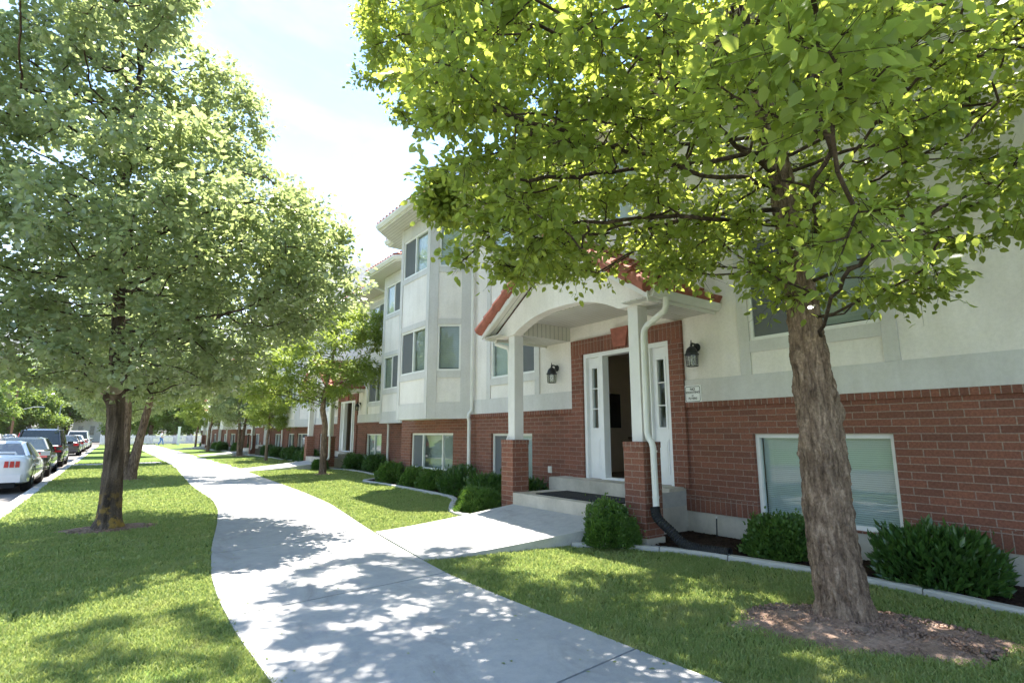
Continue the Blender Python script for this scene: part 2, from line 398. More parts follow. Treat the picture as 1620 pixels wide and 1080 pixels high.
bg = N(nt, 'ShaderNodeBackground', Strength=.105); wo = nt.nodes.new('ShaderNodeOutputWorld')
tc = nt.nodes.new('ShaderNodeTexCoord'); mp = nt.nodes.new('ShaderNodeMapping'); mp.inputs['Scale'].default_value = (1, 1, 2.6)
nt.links.new(tc.outputs['Generated'], mp.inputs['Vector'])
cn = noise(nt, 2.1, 7, .62, mp.outputs[0], .4)
cr = ramp(nt, [(.46, (0, 0, 0)), (.72, (1, 1, 1))], cn.outputs[0])
sp = nt.nodes.new('ShaderNodeSeparateXYZ'); nt.links.new(tc.outputs['Generated'], sp.inputs[0])
hz = ramp(nt, [(.05, (.72, .72, .72)), (.50, (.0, .0, .0))], sp.outputs[2])
ma = N(nt, 'ShaderNodeMath', operation='MAXIMUM'); nt.links.new(hz.outputs[0], ma.inputs[0]); 
cm = N(nt, 'ShaderNodeMath', operation='MULTIPLY'); nt.links.new(cr.outputs[0], cm.inputs[0]); cm.inputs[1].default_value = .38
nt.links.new(cm.outputs[0], ma.inputs[1])
nt.links.new(mixc(nt, mixc(nt, sky.outputs[0], (.46, .68, .80), 1.0, 'MULTIPLY'), (2.4, 2.5, 2.55), ma.outputs[0]), bg.inputs[0]); nt.links.new(bg.outputs[0], wo.inputs[0])
scene.view_settings.view_transform = 'Standard'; scene.view_settings.look = 'None'; scene.view_settings.exposure = 2.65
scene.view_settings.gamma = 1; scene.view_settings.use_curve_mapping = False
cy = scene.cycles
cy.max_bounces = 8; cy.transparent_max_bounces = 12; cy.diffuse_bounces = 4; cy.glossy_bounces = 3; cy.transmission_bounces = 4; cy.volume_bounces = 0

# ------------------------------------------------------------------ ground
def ground_z(x, y): return GZ - .015 + np.clip((np.asarray(x) - 3.2) / 2.4, 0, 1) * .045
SWL = [(.75, -6), (.84, -1), (.87, 1.5), (.87, 3.51), (.84, 4.5), (.86, 5.53), (.92, 6.46), (1.13, 8.09), (1.41, 9.73), (1.70, 11.69), (1.84, 13.4), (1.84, 15.5), (1.85, 17.95), (2.0, 21.8), (2.2, 26.5), (2.25, 33), (2.2, 43), (2.1, 53), (2.0, 84)]
SWR = [(2.75, -6), (2.84, -1), (2.95, 1.5), (2.90, 3.1), (2.87, 4.0), (2.87, 4.9), (2.94, 5.66), (3.05, 6.7), (3.20, 7.9), (3.45, 9.6), (3.68, 11.2), (3.85, 13.57), (3.97, 16.84), (4.15, 21.8), (4.35, 26.5), (4.5, 33), (4.5, 43), (4.3, 53), (4.2, 84)]
def resample(pts, n):
    p = np.array(pts, float); t = np.arange(len(p)); q = np.linspace(0, len(p) - 1, n)
    # Catmull-like smoothing
    out = np.stack([np.interp(q, t, p[:, k]) for k in range(2)], 1)
    for _ in range(3): out[1:-1] = out[1:-1] * .5 + (out[:-2] + out[2:]) * .25
    return out
nS = 181; LL = resample(SWL, nS); RR = resample(SWR, nS)
def sw_edges(y): return np.interp(y, LL[:, 1], LL[:, 0]), np.interp(y, RR[:, 1], RR[:, 0])

MB().box(-6000, 6000, -600, 9000, -1.9, -1.62).build('ground', 'far_ground').__setitem__('kind', 'structure')
# street with its own sheet
MB().box(-11.2, -1.62, -40, 260, -1.615, -1.545).box(-1.62, 80, 84, 91, -1.615, -1.5452).build('street', 'asphalt').__setitem__('kind', 'structure')
m = MB()
yy = [-40] + list(np.arange(-38, 84, 3.0)) + [84]
for a, b in zip(yy[:-1], yy[1:]): m.box(-1.62, -1.38, a + .006, b - .006, -1.62, -1.40)
m.build('kerb', 'kerb')['kind'] = 'structure'
m = MB()
for a in range(-40, 220, 4): m.box(-11.45, -11.2, a + .006, a + 3.994, -1.62, -1.42)
m.build('far_kerb', 'kerb')['kind'] = 'structure'
MB().box(-40, -11.45, -40, 220, -1.62, -1.43).build('far_lawn', 'turf')['kind'] = 'structure'

# lawn sheet
nx, ny = 70, 300
X = np.linspace(-1.38, 12.5, nx); Y = np.linspace(-12, 84, ny)
gx, gy = np.meshgrid(X, Y, indexing='ij')
gz = ground_z(gx, gy) + (fbm(gx * .8, gy * .8, 3, 5) - .5) * .012 * np.clip((gx + 1.38) / .3, 0, 1)
V = np.stack([gx, gy, gz], -1).reshape(-1, 3); i = np.arange(nx * ny).reshape(nx, ny)
Q = np.stack([i[:-1, :-1], i[1:, :-1], i[1:, 1:], i[:-1, 1:]], -1).reshape(-1, 4)
np_mesh('lawn', V, None, Q, 'turf', smooth=True)['kind'] = 'structure'

# front walk: slabs with joints
V = []; Q = []
joints = [-6, -2.6, -.05, 2.52, 5.0, 7.6, 10.2, 12.8, 15.4, 18, 20.6] + list(np.arange(23.2, 86, 2.6))
m = MB(); prev = None
def walk_strip(ya, yb):
    k = max(3, int((yb - ya) / .3)); ys = np.linspace(ya + .009, yb - .009, k)
    tilt_j = .10
    rows = []
    for y in ys:
        # joints run slightly askew like the curved walk
        l, r_ = sw_edges(y + .0)
        rows.append([(l, y - tilt_j), (r_, y + tilt_j)])
    vs = []; fs = []
    for (a, b) in rows:
        for t in np.linspace(0, 1, 5):
            x = a[0] + (b[0] - a[0]) * t; yv = a[1] + (b[1] - a[1]) * t; vs.append((x, yv, GZ + .006))
    n = len(rows)
    for i in range(n - 1):
        for j in range(4):
            fs.append((i * 5 + j, i * 5 + j + 1, (i + 1) * 5 + j + 1, (i + 1) * 5 + j))
    o = len(vs)
    ring = [i * 5 for i in range(n)] + [(n - 1) * 5 + j for j in range(1, 5)] + [i * 5 + 4 for i in range(n - 2, -1, -1)] + [j for j in range(3, 0, -1)]
    for idx in ring: x, y, z = vs[idx]; vs.append((x, y, GZ - .12))
    L = len(ring)
    for q in range(L):
        fs.append((ring[q], ring[(q + 1) % L], o + (q + 1) % L, o + q))
    m.add(vs, fs)
for a, b in zip(joints[:-1], joints[1:]): walk_strip(a, min(b, 84))
m.build('sidewalk', 'sidewalk')['kind'] = 'structure'

def entry_path(dx, dy, name='entry_path'):
    # left edge, right edge; rises to the landing (dx: facade offset, dy: along the street)
    m = MB(); n = 10; top = []; xa = 3.0; 
    for i in range(n + 1):
        t = i / n; 
        y0 = dy + 5.70 + (5.05 - 5.70) * t; y1 = dy + 7.75 + (7.38 - 7.75) * t
        s0 = sw_edges(dy + 5.7)[1] + .012; s1 = sw_edges(dy + 7.75)[1] + .012
        if i == 0: xs0, xs1 = s0, s1
        else: xs0 = s0 + (5.395 + dx - s0) * t; xs1 = s1 + (5.395 + dx - s1) * t
        z = GZ + .006 + .26 * t ** 1.25
        top.append((xs0, y0, z)); top.append((xs1, y1, z))
    vs = top + [(x, y, GZ - .15) for x, y, z in top]; o = len(top); fs = []
    for i in range(n):
        a, b, c, d = 2 * i, 2 * i + 1, 2 * i + 3, 2 * i + 2
        fs += [(a, d, c, b), (a, a + o, d + o, d), (b, c, c + o, b + o)]
    fs += [(0, 1, 1 + o, o), (2 * n, 2 * n + o, 2 * n + 1 + o, 2 * n + 1)]
    m.add(vs, fs); m.build(name, 'sidewalk')['kind'] = 'structure'
UD = [(6.7, 6.05), (8.1, 23.15), (8.5, 40.25), (8.0, 57.35)]
for (D, Yc) in UD: entry_path(D - 6.7, Yc - 6.05)
# cross walk to the kerb
MB().box(-1.37, 2.1, 31.5, 33.0, GZ - .1, GZ + .002).build('cross_walk', 'sidewalk')['kind'] = 'structure'

# planting beds and their concrete edging
EDG = {
 'near': [(5.75, -6), (5.71, .2), (5.71, 1.24), (5.79, 1.91), (5.78, 2.34), (5.74, 2.87), (5.59, 3.65), (5.46, 4.13), (5.23, 4.6), (4.95, 4.98), (4.72, 5.22)],
 'mid': [(5.02, 7.80), (4.93, 7.98), (4.90, 8.3), (5.0, 8.7), (5.38, 9.33), (5.85, 10.0), (6.03, 10.6), (6.05, 11.6), (6.06, 12.9), (6.01, 14.4), (5.92, 15.3), (6.05, 15.62), (6.5, 15.9), (7.0, 16.8), (7.28, 18.7), (7.3, 20.5), (6.95, 21.4), (6.6, 21.9)],
 'far': [(6.7, 25.0), (6.7, 25.8), (7.2, 27.2), (7.45, 29), (7.3, 31), (7.45, 35), (7.3, 37.6), (7.0, 38.9)],
 'last': [(6.9, 42.2), (7.1, 44), (7.4, 48), (6.9, 52), (6.8, 55.5), (6.8, 66)],
}
wallx = lambda y: 6.75 if y < 14.5 else 8.15 if y < 31.6 else 8.55 if y < 48.7 else 8.05
bed_lab = {'near': 'curved concrete edging at the right between lawn and bark mulch bed', 'mid': 'concrete edging curving past the bay window shrubs left of the porch',
           'far': 'concrete edging beyond the second entrance path', 'last': 'farthest concrete edging by the shrubs at the end of the row'}
for k, pts in EDG.items():
    P = np.array(pts); tt = np.linspace(0, len(P) - 1, len(P) * 4 - 3); P2 = np.stack([np.interp(tt, np.arange(len(P)), P[:, j]) for j in (0, 1)], 1)
    for _ in range(2): P2[1:-1] = P2[1:-1] * .5 + (P2[:-2] + P2[2:]) * .25
    m = MB(); prof = [(-.055, -.08), (-.055, .035), (-.04, .05), (.04, .05), (.055, .035), (.055, -.08)]
    zt = [(x, y, float(ground_z(x, y)) + .012) for x, y in P2]
    # cast in lengths, with thin gaps
    step = 6 if k in ('near', 'mid') else 40
    for s_ in range(0, len(zt) - 1, step):
        seg = zt[s_:s_ + step + 1]
        if len(seg) < 2: continue
        a, b = Vector(seg[-2]), Vector(seg[-1]); seg = seg[:-1] + [tuple(b - (b - a).normalized() * .012)]
        m.sweep(prof, seg)
    tag(m.build('bed_edging', 'kerb'), bed_lab[k], 'garden edging', 'concrete edging of the planting beds')
    m = MB()
    for i in range(len(P2) - 1):
        (x0, y0), (x1, y1) = P2[i], P2[i + 1]
        if y1 <= y0: continue
        nseg = 4
        for j in range(nseg):
            a0 = x0 + (wallx(y0) - x0) * j / nseg; a1 = x0 + (wallx(y0) - x0) * (j + 1) / nseg
            b0 = x1 + (wallx(y1) - x1) * j / nseg; b1 = x1 + (wallx(y1) - x1) * (j + 1) / nseg
            h = [GZ + .034, GZ + .05, GZ + .058, GZ + .055, GZ + .05]
            m.quad((a0, y0, h[j]), (a1, y0, h[j + 1]), (b1, y1, h[j + 1]), (b0, y1, h[j]))
    m.build('planting_bed', 'mulch')['kind'] = 'structure'
def bed_x(y):
    for k, pts in EDG.items():
        P = np.array(pts)
        if P[0, 1] <= y <= P[-1, 1]: return np.interp(y, P[:, 1], P[:, 0])
    return 99.

# bare soil around tree bases
def soil_patch(cx, cy, rx, ry, rot, h, name='bare_soil', seed=1, n=70):
    a = np.linspace(0, 2 * np.pi, n, endpoint=False); rr = np.linspace(0, 1, 26)
    A, Rr = np.meshgrid(a, rr, indexing='ij')
    edge = 1 + .55 * (fbm(A * 3 / np.pi, A * 0 + seed, 3, seed, 6) - .5) * 2
    x = Rr * rx * edge * np.cos(A); y = Rr * ry * edge * np.sin(A)
    X = cx + x * math.cos(rot) - y * math.sin(rot); Y = cy + x * math.sin(rot) + y * math.cos(rot)
    Z = ground_z(X, Y) + (1 - Rr ** 2) * h - .012 * (Rr > .97) * 3 + (fbm(X * 9, Y * 9, 4, seed + 3) - .45) * .045 * (1 - Rr ** 4) + .006
    V = np.stack([X, Y, Z], -1).reshape(-1, 3); i = np.arange(n * 26).reshape(n, 26)
    Q = np.stack([i[:, :-1], i[:, 1:], np.roll(i, -1, 0)[:, 1:], np.roll(i, -1, 0)[:, :-1]], -1).reshape(-1, 4)
    np_mesh(name, V, None, Q, 'soil', smooth=True)['kind'] = 'structure'
soils = [(4.50, 1.87, .86, .5, R(-62), .05), (.10, 10.4, .62, .42, 0, .03), (.5, 20.9, .5, .35, 0, .03), (5.86, 19.0, .35, .3, 0, .02), (6.4, 37.6, .5, .4, 0, .03)]
for i, s_ in enumerate(soils): soil_patch(*s_, seed=3 + i)
def in_soil(x, y, grow=1.0):
    k = np.zeros_like(x, bool)
    for cx, cy, rx, ry, rot, h in soils:
        dx, dy = x - cx, y - cy; a = dx * math.cos(rot) + dy * math.sin(rot); b = -dx * math.sin(rot) + dy * math.cos(rot)
        k |= (a / rx) ** 2 + (b / ry) ** 2 < grow * (.7 + .6 * fbm(x * 4, y * 4, 2, 9))
    return k
# clods and chips
def scatter_chips(name, mat, pts, size, flat, label_kind='stuff', seed=2):
    g = np.random.default_rng(seed); n = len(pts)
    base = np.array([(-1, -1, 0), (1, -1, 0), (1, 1, 0), (-1, 1, 0), (-.6, -.7, 1), (.7, -.5, 1), (.5, .7, 1), (-.7, .5, 1)], float)
    sc = size * g.uniform(.4, 1.3, (n, 1, 1)) * np.stack([g.uniform(.6, 1.8, n), g.uniform(.3, .9, n), flat * g.uniform(.5, 1.5, n)], -1)[:, None, :]
    a = g.uniform(0, 6.28, n); tx = g.normal(0, .35, n)
    v = base[None] * sc + g.normal(0, .12, (n, 8, 3)) * sc
    z2 = v[..., 2] + v[..., 0] * np.sin(tx)[:, None]; x2 = v[..., 0]
    X = x2 * np.cos(a)[:, None] - v[..., 1] * np.sin(a)[:, None]; Y = x2 * np.sin(a)[:, None] + v[..., 1] * np.cos(a)[:, None]
    V = np.stack([X, Y, z2], -1) + pts[:, None, :]
    F = np.array([(0, 3, 2, 1), (4, 5, 6, 7), (0, 1, 5, 4), (1, 2, 6, 5), (2, 3, 7, 6), (3, 0, 4, 7)])
    Q = (F[None] + np.arange(n)[:, None, None] * 8).reshape(-1, 4)
    o = np_mesh(name, V.reshape(-1, 3), None, Q, mat); o['kind'] = 'stuff'; return o
g = np.random.default_rng(3)
y = g.uniform(-.5, 16, 22000); bx = np.array([bed_x(q) for q in y]); x = bx + .06 + g.random(len(y)) * (6.68 - bx - .06)
ok = (bx < 6.6) & ~((y > 4.9) & (y < 7.6) & (x > 4.6)); x, y = x[ok], y[ok]
scatter_chips('bark_mulch', 'mulch', np.stack([x, y, np.full_like(x, GZ + .045) + g.uniform(0, .014, len(x))], -1), .016, .3)
P_ = []
for (cx, cy, rx, ry, rot, h), n in zip(soils[:2], (2600, 500)):
    a = g.uniform(0, 6.28, n); r_ = np.sqrt(g.random(n)) * .95; xx = r_ * rx * np.cos(a); y2 = r_ * ry * np.sin(a)
    xw = cx + xx * math.cos(rot) - y2 * math.sin(rot); yw = cy + xx * math.sin(rot) + y2 * math.cos(rot)
    P_.append(np.stack([xw, yw, ground_z(xw, yw) + (1 - r_ ** 2) * h + .004], -1))
scatter_chips('soil_clods', 'soil', np.concatenate(P_), .011, .8, seed=5)

# fallen leaves and grit on the walk
def litter():
    g = np.random.default_rng(77); n = 300; y = g.uniform(1.2, 16, n); l, r_ = sw_edges(y); e = g.random(n) ** 2.2; e = np.where(g.random(n) < .5, e, 1 - e)
    x = l + (r_ - l) * e; s_ = g.uniform(.01, .032, n); a = g.uniform(0, 6.28, n); z = np.full(n, GZ + .0095)
    T = np.array([(-.5, 0, 0), (-.1, .3, .12), (.5, 0, .04), (-.1, -.3, .08)])[None] * s_[:, None, None]
    X = T[..., 0] * np.cos(a)[:, None] - T[..., 1] * np.sin(a)[:, None] + x[:, None]; Y = T[..., 0] * np.sin(a)[:, None] + T[..., 1] * np.cos(a)[:, None] + y[:, None]
    V = np.stack([X, Y, T[..., 2] + z[:, None]], -1).reshape(-1, 3); i = np.arange(n)[:, None] * 4 + np.arange(4)
    np_mesh('fallen_leaves', V, None, i, 'leaf_ash')['kind'] = 'stuff'
litter()
# grass blades
def grass():
    g = np.random.default_rng(11)
    out = []
    # sample in camera polar space so that density falls with distance, blades grow wider with distance
    n = 1500000
    d = 1.15 * (34 / 1.15) ** (g.random(n) ** 1.0); az = th + g.uniform(R(-52), R(52), n)
    keep = g.random(n) < np.clip(.35 + .65 * (1.6 / d) ** 0, 0, 1)
    x = d * np.sin(az); y = d * np.cos(az)
    l, r_ = sw_edges(y)
    ok = (x > -1.40) & (x < 8.0) & (y > .1) & keep
    ok &= ~((x > l + .012 * g.normal(size=n)) & (x < r_ - .012 * g.normal(size=n)))
    bx = np.interp(y, np.linspace(-2, 66, 700), np.array([bed_x(q) for q in np.linspace(-2, 66, 700)]))
    ok &= x < np.minimum(bx - .05, 8.0)
    for (D, Yc) in UD[:2]:
        dx, dy = D - 6.7, Yc - 6.05
        ok &= ~((x > 2.8 + dx * 0) & (y > dy + 5.72 - (x - 3) * .27 + .0) & (y < dy + 7.73 - (x - 3) * .13))
    ok &= ~((y > 31.5) & (y < 33) & (x < 2))
    ok &= ~(in_soil(x, y, .85) & (g.random(n) > .05))
    x, y, d = x[ok], y[ok], d[ok]
    # thinner, drier patches
    pn = fbm(x * 1.3, y * 1.3, 3, 21); thin = np.clip((pn - .56) * 6, 0, .75)
    dry2 = np.exp(-(((x - 3.65) / .55) ** 2 + ((y - 4.6) / .5) ** 2)) * .55
    k = g.random(len(x)) > np.maximum(thin * .6, dry2); x, y, d = x[k], y[k], d[k]; n = len(x)
    tall = .75 + .9 * fbm(x * 5, y * 5, 3, 33)
    h = g.uniform(.016, .034, n) * tall * (1 + .02 * d); wd = .0024 * np.maximum(1, d / 2.2) * g.uniform(.7, 1.3, n)
    a = g.uniform(0, 6.28, n); lean = g.uniform(.1, .9, n) * h; la = g.uniform(0, 6.28, n)
    z = ground_z(x, y) - .004
    cx, sx = np.cos(a) * wd, np.sin(a) * wd
    b0 = np.stack([x - cx, y - sx, z], -1); b1 = np.stack([x + cx, y + sx, z], -1)
    mx, my = x + np.cos(la) * lean * .35, y + np.sin(la) * lean * .35
    m0 = np.stack([mx - cx * .8, my - sx * .8, z + h * .6], -1); m1 = np.stack([mx + cx * .8, my + sx * .8, z + h * .6], -1)
    tp = np.stack([x + np.cos(la) * lean, y + np.sin(la) * lean, z + h], -1)
    V = np.stack([b0, b1, m1, m0, tp], 1).reshape(-1, 3); i = np.arange(n) * 5
    o = np_mesh('grass', V, np.stack([i + 3, i + 2, i + 4], -1), np.stack([i, i + 1, i + 2, i + 3], -1), 'grassblade')
    tag(o, 'mown green grass of the lawns beside the walk', 'grass', kind='stuff')
grass()

# ------------------------------------------------------------------ foliage
LEAF6 = (np.array([(0, 0, 0), (-.3, .25, .07), (0, .3, 0), (.3, .25, .07), (-.27, .62, .05), (0, .64, -.03), (.27, .62, .05), (0, 1, -.10)]),
         np.array([(0, 2, 1), (0, 3, 2), (4, 5, 7), (5, 6, 7)]), np.array([(1, 2, 5, 4), (2, 3, 6, 5)]))
LEAF2 = (np.array([(0, 0, 0), (-.36, .42, .10), (-.2, .8, .05), (0, 1, -.05), (.2, .8, .05), (.36, .42, .10)]),
         None, np.array([(0, 3, 2, 1), (0, 5, 4, 3)]))
LANCE = (np.array([(0, 0, 0), (-.16, .45, .05), (0, 1, -.08), (.16, .45, .05)]), np.array([(0, 2, 1), (0, 3, 2)]), None)
def leaves(name, P, D, U, S_, tmpl, mat, parent=None, seed=0, loc=None):
    """P base points, D leaf axis, U rough up normal, S_ size"""
    g = np.random.default_rng(seed); n = len(P)
    D = D / np.linalg.norm(D, axis=1, keepdims=True)
    Xa = np.cross(D, U); Xa /= np.maximum(np.linalg.norm(Xa, axis=1, keepdims=True), 1e-6); Za = np.cross(Xa, D)
    T, tri, quad = tmpl; T = T[None] * (S_[:, None, None] * np.stack([g.uniform(.85, 1.2, n), np.ones(n), g.uniform(-.6, 1.6, n)], -1)[:, None, :])
    V = P[:, None, :] + T[..., 0:1] * Xa[:, None] + T[..., 1:2] * D[:, None] + T[..., 2:3] * Za[:, None]
    k = T.shape[1]; off = (np.arange(n) * k)[:, None, None]
    t = (tri[None] + off).reshape(-1, 3) if tri is not None else None
    q = (quad[None] + off).reshape(-1, 4) if quad is not None else None
    return np_mesh(name, V.reshape(-1, 3), t, q, mat, parent, loc=loc)

def rand_unit(g, n):
    v = g.normal(size=(n, 3)); return v / np.linalg.norm(v, axis=1, keepdims=True)

def ellipsoids(g, lobes, density):
    out = []
    for (c, r_, wt) in lobes:
        n = int(density * wt * 4.19 * r_[0] * r_[1] * r_[2])
        u = rand_unit(g, n) * (g.random((n, 1)) ** (1 / 2.4)); out.append(np.array(c) + u * np.array(r_))
    return np.concatenate(out)

def colonize(start, parents, att, step=.16, infl=1.4, kill=.26, iters=90, seed=0, trop=(0, 0, .05), maxn=9000):
    g = np.random.default_rng(seed)
    P = [np.array(p, float) for p in start]; par = list(parents)
    pos = np.zeros((maxn + 50, 3)); n = len(P); pos[:n] = P
    par = par + [0] * 0; parr = np.full(maxn + 50, -1); parr[:n] = par
    best = np.full(len(att), 1e9); bi = np.zeros(len(att), int); alive = np.ones(len(att), bool)
    def upd(lo, hi):
        for s_ in range(lo, hi, 64):
            e = min(s_ + 64, hi); d = np.linalg.norm(att[:, None] - pos[None, s_:e], axis=2); j = d.argmin(1); dm = d[np.arange(len(att)), j]
            b = dm < best; best[b] = dm[b]; bi[b] = j[b] + s_
    upd(0, n)
    for it in range(iters):
        act = alive & (best < (infl if it > 12 else 9))
        if not act.any() or n >= maxn: break
        idx = bi[act]; v = att[act] - pos[idx]; v /= np.maximum(np.linalg.norm(v, axis=1, keepdims=True), 1e-6)
        acc = np.zeros((n, 3)); np.add.at(acc, idx, v); src = np.unique(idx)
        d = acc[src]; d /= np.maximum(np.linalg.norm(d, axis=1, keepdims=True), 1e-6)
        d += np.array(trop) + g.normal(0, .13, d.shape); d /= np.linalg.norm(d, axis=1, keepdims=True)
        k = min(len(src), maxn - n)
        pos[n:n + k] = pos[src[:k]] + d[:k] * step; parr[n:n + k] = src[:k]
        upd(n, n + k); n += k
        alive &= best > kill
    return pos[:n], parr[:n]

def tree_parts(parent, pos, par, nfix, r_tip, r_exp, leafspec, seed, bark='bark_branch', rcap=.13, rfix=None, sides=6, off=np.zeros(3), twig_cut=0.0):
    g = np.random.default_rng(seed); n = len(pos)
    cnt = np.ones(n); hgt = np.zeros(n, int)
    for i in range(n - 1, 0, -1):
        p = par[i]
        if p >= 0: cnt[p] += cnt[i]; hgt[p] = max(hgt[p], hgt[i] + 1)
    rad = np.minimum(r_tip * cnt ** r_exp, rcap)
    if rfix is not None: rad[:nfix] = rfix
    # branch tubes: one prism per segment sharing ring verts
    T = np.zeros((n, 3)); 
    for i in range(1, n):
        if par[i] >= 0: T[i] = pos[i] - pos[par[i]]
    T[0] = (0, 0, 1); T /= np.maximum(np.linalg.norm(T, axis=1, keepdims=True), 1e-6)
    A = np.cross(T, np.array([.31, .95, .05])); A /= np.maximum(np.linalg.norm(A, axis=1, keepdims=True), 1e-6); B = np.cross(T, A)
    rad[:nfix] *= .62; seg = np.array([i for i in range(1, n) if par[i] >= 0 and rad[i] > twig_cut])
    if len(seg):
        ang = np.linspace(0, 2 * np.pi, sides, endpoint=False); ca, sa = np.cos(ang), np.sin(ang)
        ring = lambda c, r_, i: c[:, None] + (A[i][:, None] * ca[None, :, None] + B[i][:, None] * sa[None, :, None]) * r_[:, None, None]
        p = par[seg]; rp = np.minimum(rad[p], rad[seg] * 1.5)
        v0 = ring(pos[p], rp, seg); v1 = ring(pos[seg] + T[seg] * (rad[seg] * .3)[:, None], rad[seg], seg)
        V = np.concatenate([v0, v1], 1).reshape(-1, 3); k = np.arange(sides); k2 = (k + 1) % sides
        Q = (np.stack([k, k2, k2 + sides, k + sides], -1)[None] + (np.arange(len(seg)) * 2 * sides)[:, None, None]).reshape(-1, 4)
        np_mesh('branches', V - off, None, Q, bark, parent, smooth=True)
    # leaves
    tips = np.where((hgt <= leafspec['h']) & (np.arange(n) >= nfix))[0]
    tw = leafspec['tw']; L_ = leafspec['len']; k = leafspec['per']
    ti = np.repeat(tips, tw); q = len(ti); td = rand_unit(g, q); td[:, 2] = td[:, 2] * .7 + leafspec.get('up', .1)
    td = td + T[ti] * .45; td /= np.linalg.norm(td, axis=1, keepdims=True); tl = L_ * g.uniform(.5, 1.25, (q, 1))
    tb = pos[ti] - T[ti] * g.uniform(0, .1, (q, 1)); te = tb + td * tl; te[:, 2] -= L_ * .12
    if leafspec.get('mask') is not None:
        kk = leafspec['mask'](te) & leafspec['mask'](tb); ti, tb, te, td, tl = ti[kk], tb[kk], te[kk], td[kk], tl[kk]; q = len(ti)
    if leafspec.get('twigs'):
        tr = leafspec['twigs']; e1 = np.cross(td, [.3, .2, .93]); e1 /= np.linalg.norm(e1, axis=1, keepdims=True); e2 = np.cross(td, e1)
        rg = [e1, -.5 * e1 + .87 * e2, -.5 * e1 - .87 * e2]
        Vt = np.stack([tb + r_ * tr for r_ in rg] + [te + r_ * tr * .35 for r_ in rg], 1).reshape(-1, 3)
        Qt = (np.array([(0, 1, 4, 3), (1, 2, 5, 4), (2, 0, 3, 5)])[None] + (np.arange(q) * 6)[:, None, None]).reshape(-1, 4)
        np_mesh('twigs', Vt - off, None, Qt, bark, parent)
    r2 = np.repeat(np.arange(q), k); idx = ti[r2]; m_ = len(idx); t = g.random((m_, 1)) ** .8
    base = tb[r2] * (1 - t) + te[r2] * t
    out = rand_unit(g, m_); out[:, 2] = out[:, 2] * .6
    out -= T[idx] * (out * T[idx]).sum(1, keepdims=True) * .5
    out /= np.linalg.norm(out, axis=1, keepdims=True)
    P = base + out * g.uniform(.01, leafspec['spread'], (m_, 1))
    D = out + td[r2] * .5 + np.array([0, 0, leafspec['droop']]) + rand_unit(g, m_) * .35
    U = np.array([0, 0, 1.]) + rand_unit(g, m_) * leafspec['wild'] 
    S_ = leafspec['size'] * g.uniform(.5, 1.3, m_)
    mask = leafspec.get('mask')
    if mask is not None:
        kk = mask(P); P, D, U, S_ = P[kk], D[kk], U[kk], S_[kk]
    # petioles are below a pixel except near; leaf blades:
    leaves('foliage', P - off, D, U, S_, leafspec['tmpl'], leafspec['mat'], parent, seed + 1)
    return rad

def trunk_mesh(parent, pts, rads, name='trunk', mat='bark', seed=4, segs=90, rings=150, amp=.016, off=np.zeros(3), lumps=()):
    P = np.array(pts, float); t = np.linspace(0, 1, len(P)); q = np.linspace(0, 1, rings)
    C = np.stack([np.interp(q, t, P[:, k]) for k in range(3)], 1); Rr = np.interp(q, t, rads)
    for _ in range(8): C[1:-1] = C[1:-1] * .5 + (C[:-2] + C[2:]) * .25; Rr[1:-1] = Rr[1:-1] * .5 + (Rr[:-2] + Rr[2:]) * .25
    a = np.linspace(0, 2 * np.pi, segs, endpoint=False); A, Z = np.meshgrid(a, C[:, 2], indexing='xy')
    twist = Z * .25
    ua = (A + twist) / (2 * np.pi) * 22
    n1 = fbm(ua * 1.0 + (fbm(ua * .5, Z * 7, 3, seed + 9, 11) - .5) * 2.4, Z * 6.5, 4, seed, 22, .62)
    ridge = 1 - np.abs(n1 - .5) * 4; ridge = np.clip(ridge, -1, 1)
    big = fbm(A / (2 * np.pi) * 5, Z * 1.2, 3, seed + 5, 5) - .5
    d = -ridge * amp + big * amp * 3.0
    for (la, lz, lr, lh) in lumps:
        da = (A - la + np.pi) % (2 * np.pi) - np.pi
        d += lh * np.exp(-(da / lr) ** 2 - ((Z - lz) / .09) ** 2)
    RR_ = Rr[:, None] + d
    V = np.stack([C[:, 0:1] + RR_ * np.cos(A), C[:, 1:2] + RR_ * np.sin(A), np.repeat(C[:, 2:3], segs, 1)], -1).reshape(-1, 3)
    i = np.arange(rings * segs).reshape(rings, segs)
    Q = np.stack([i[:-1], np.roll(i, -1, 1)[:-1], np.roll(i, -1, 1)[1:], i[1:]], -1).reshape(-1, 4)
    return np_mesh(name, V - off, None, Q, mat, parent, smooth=True)

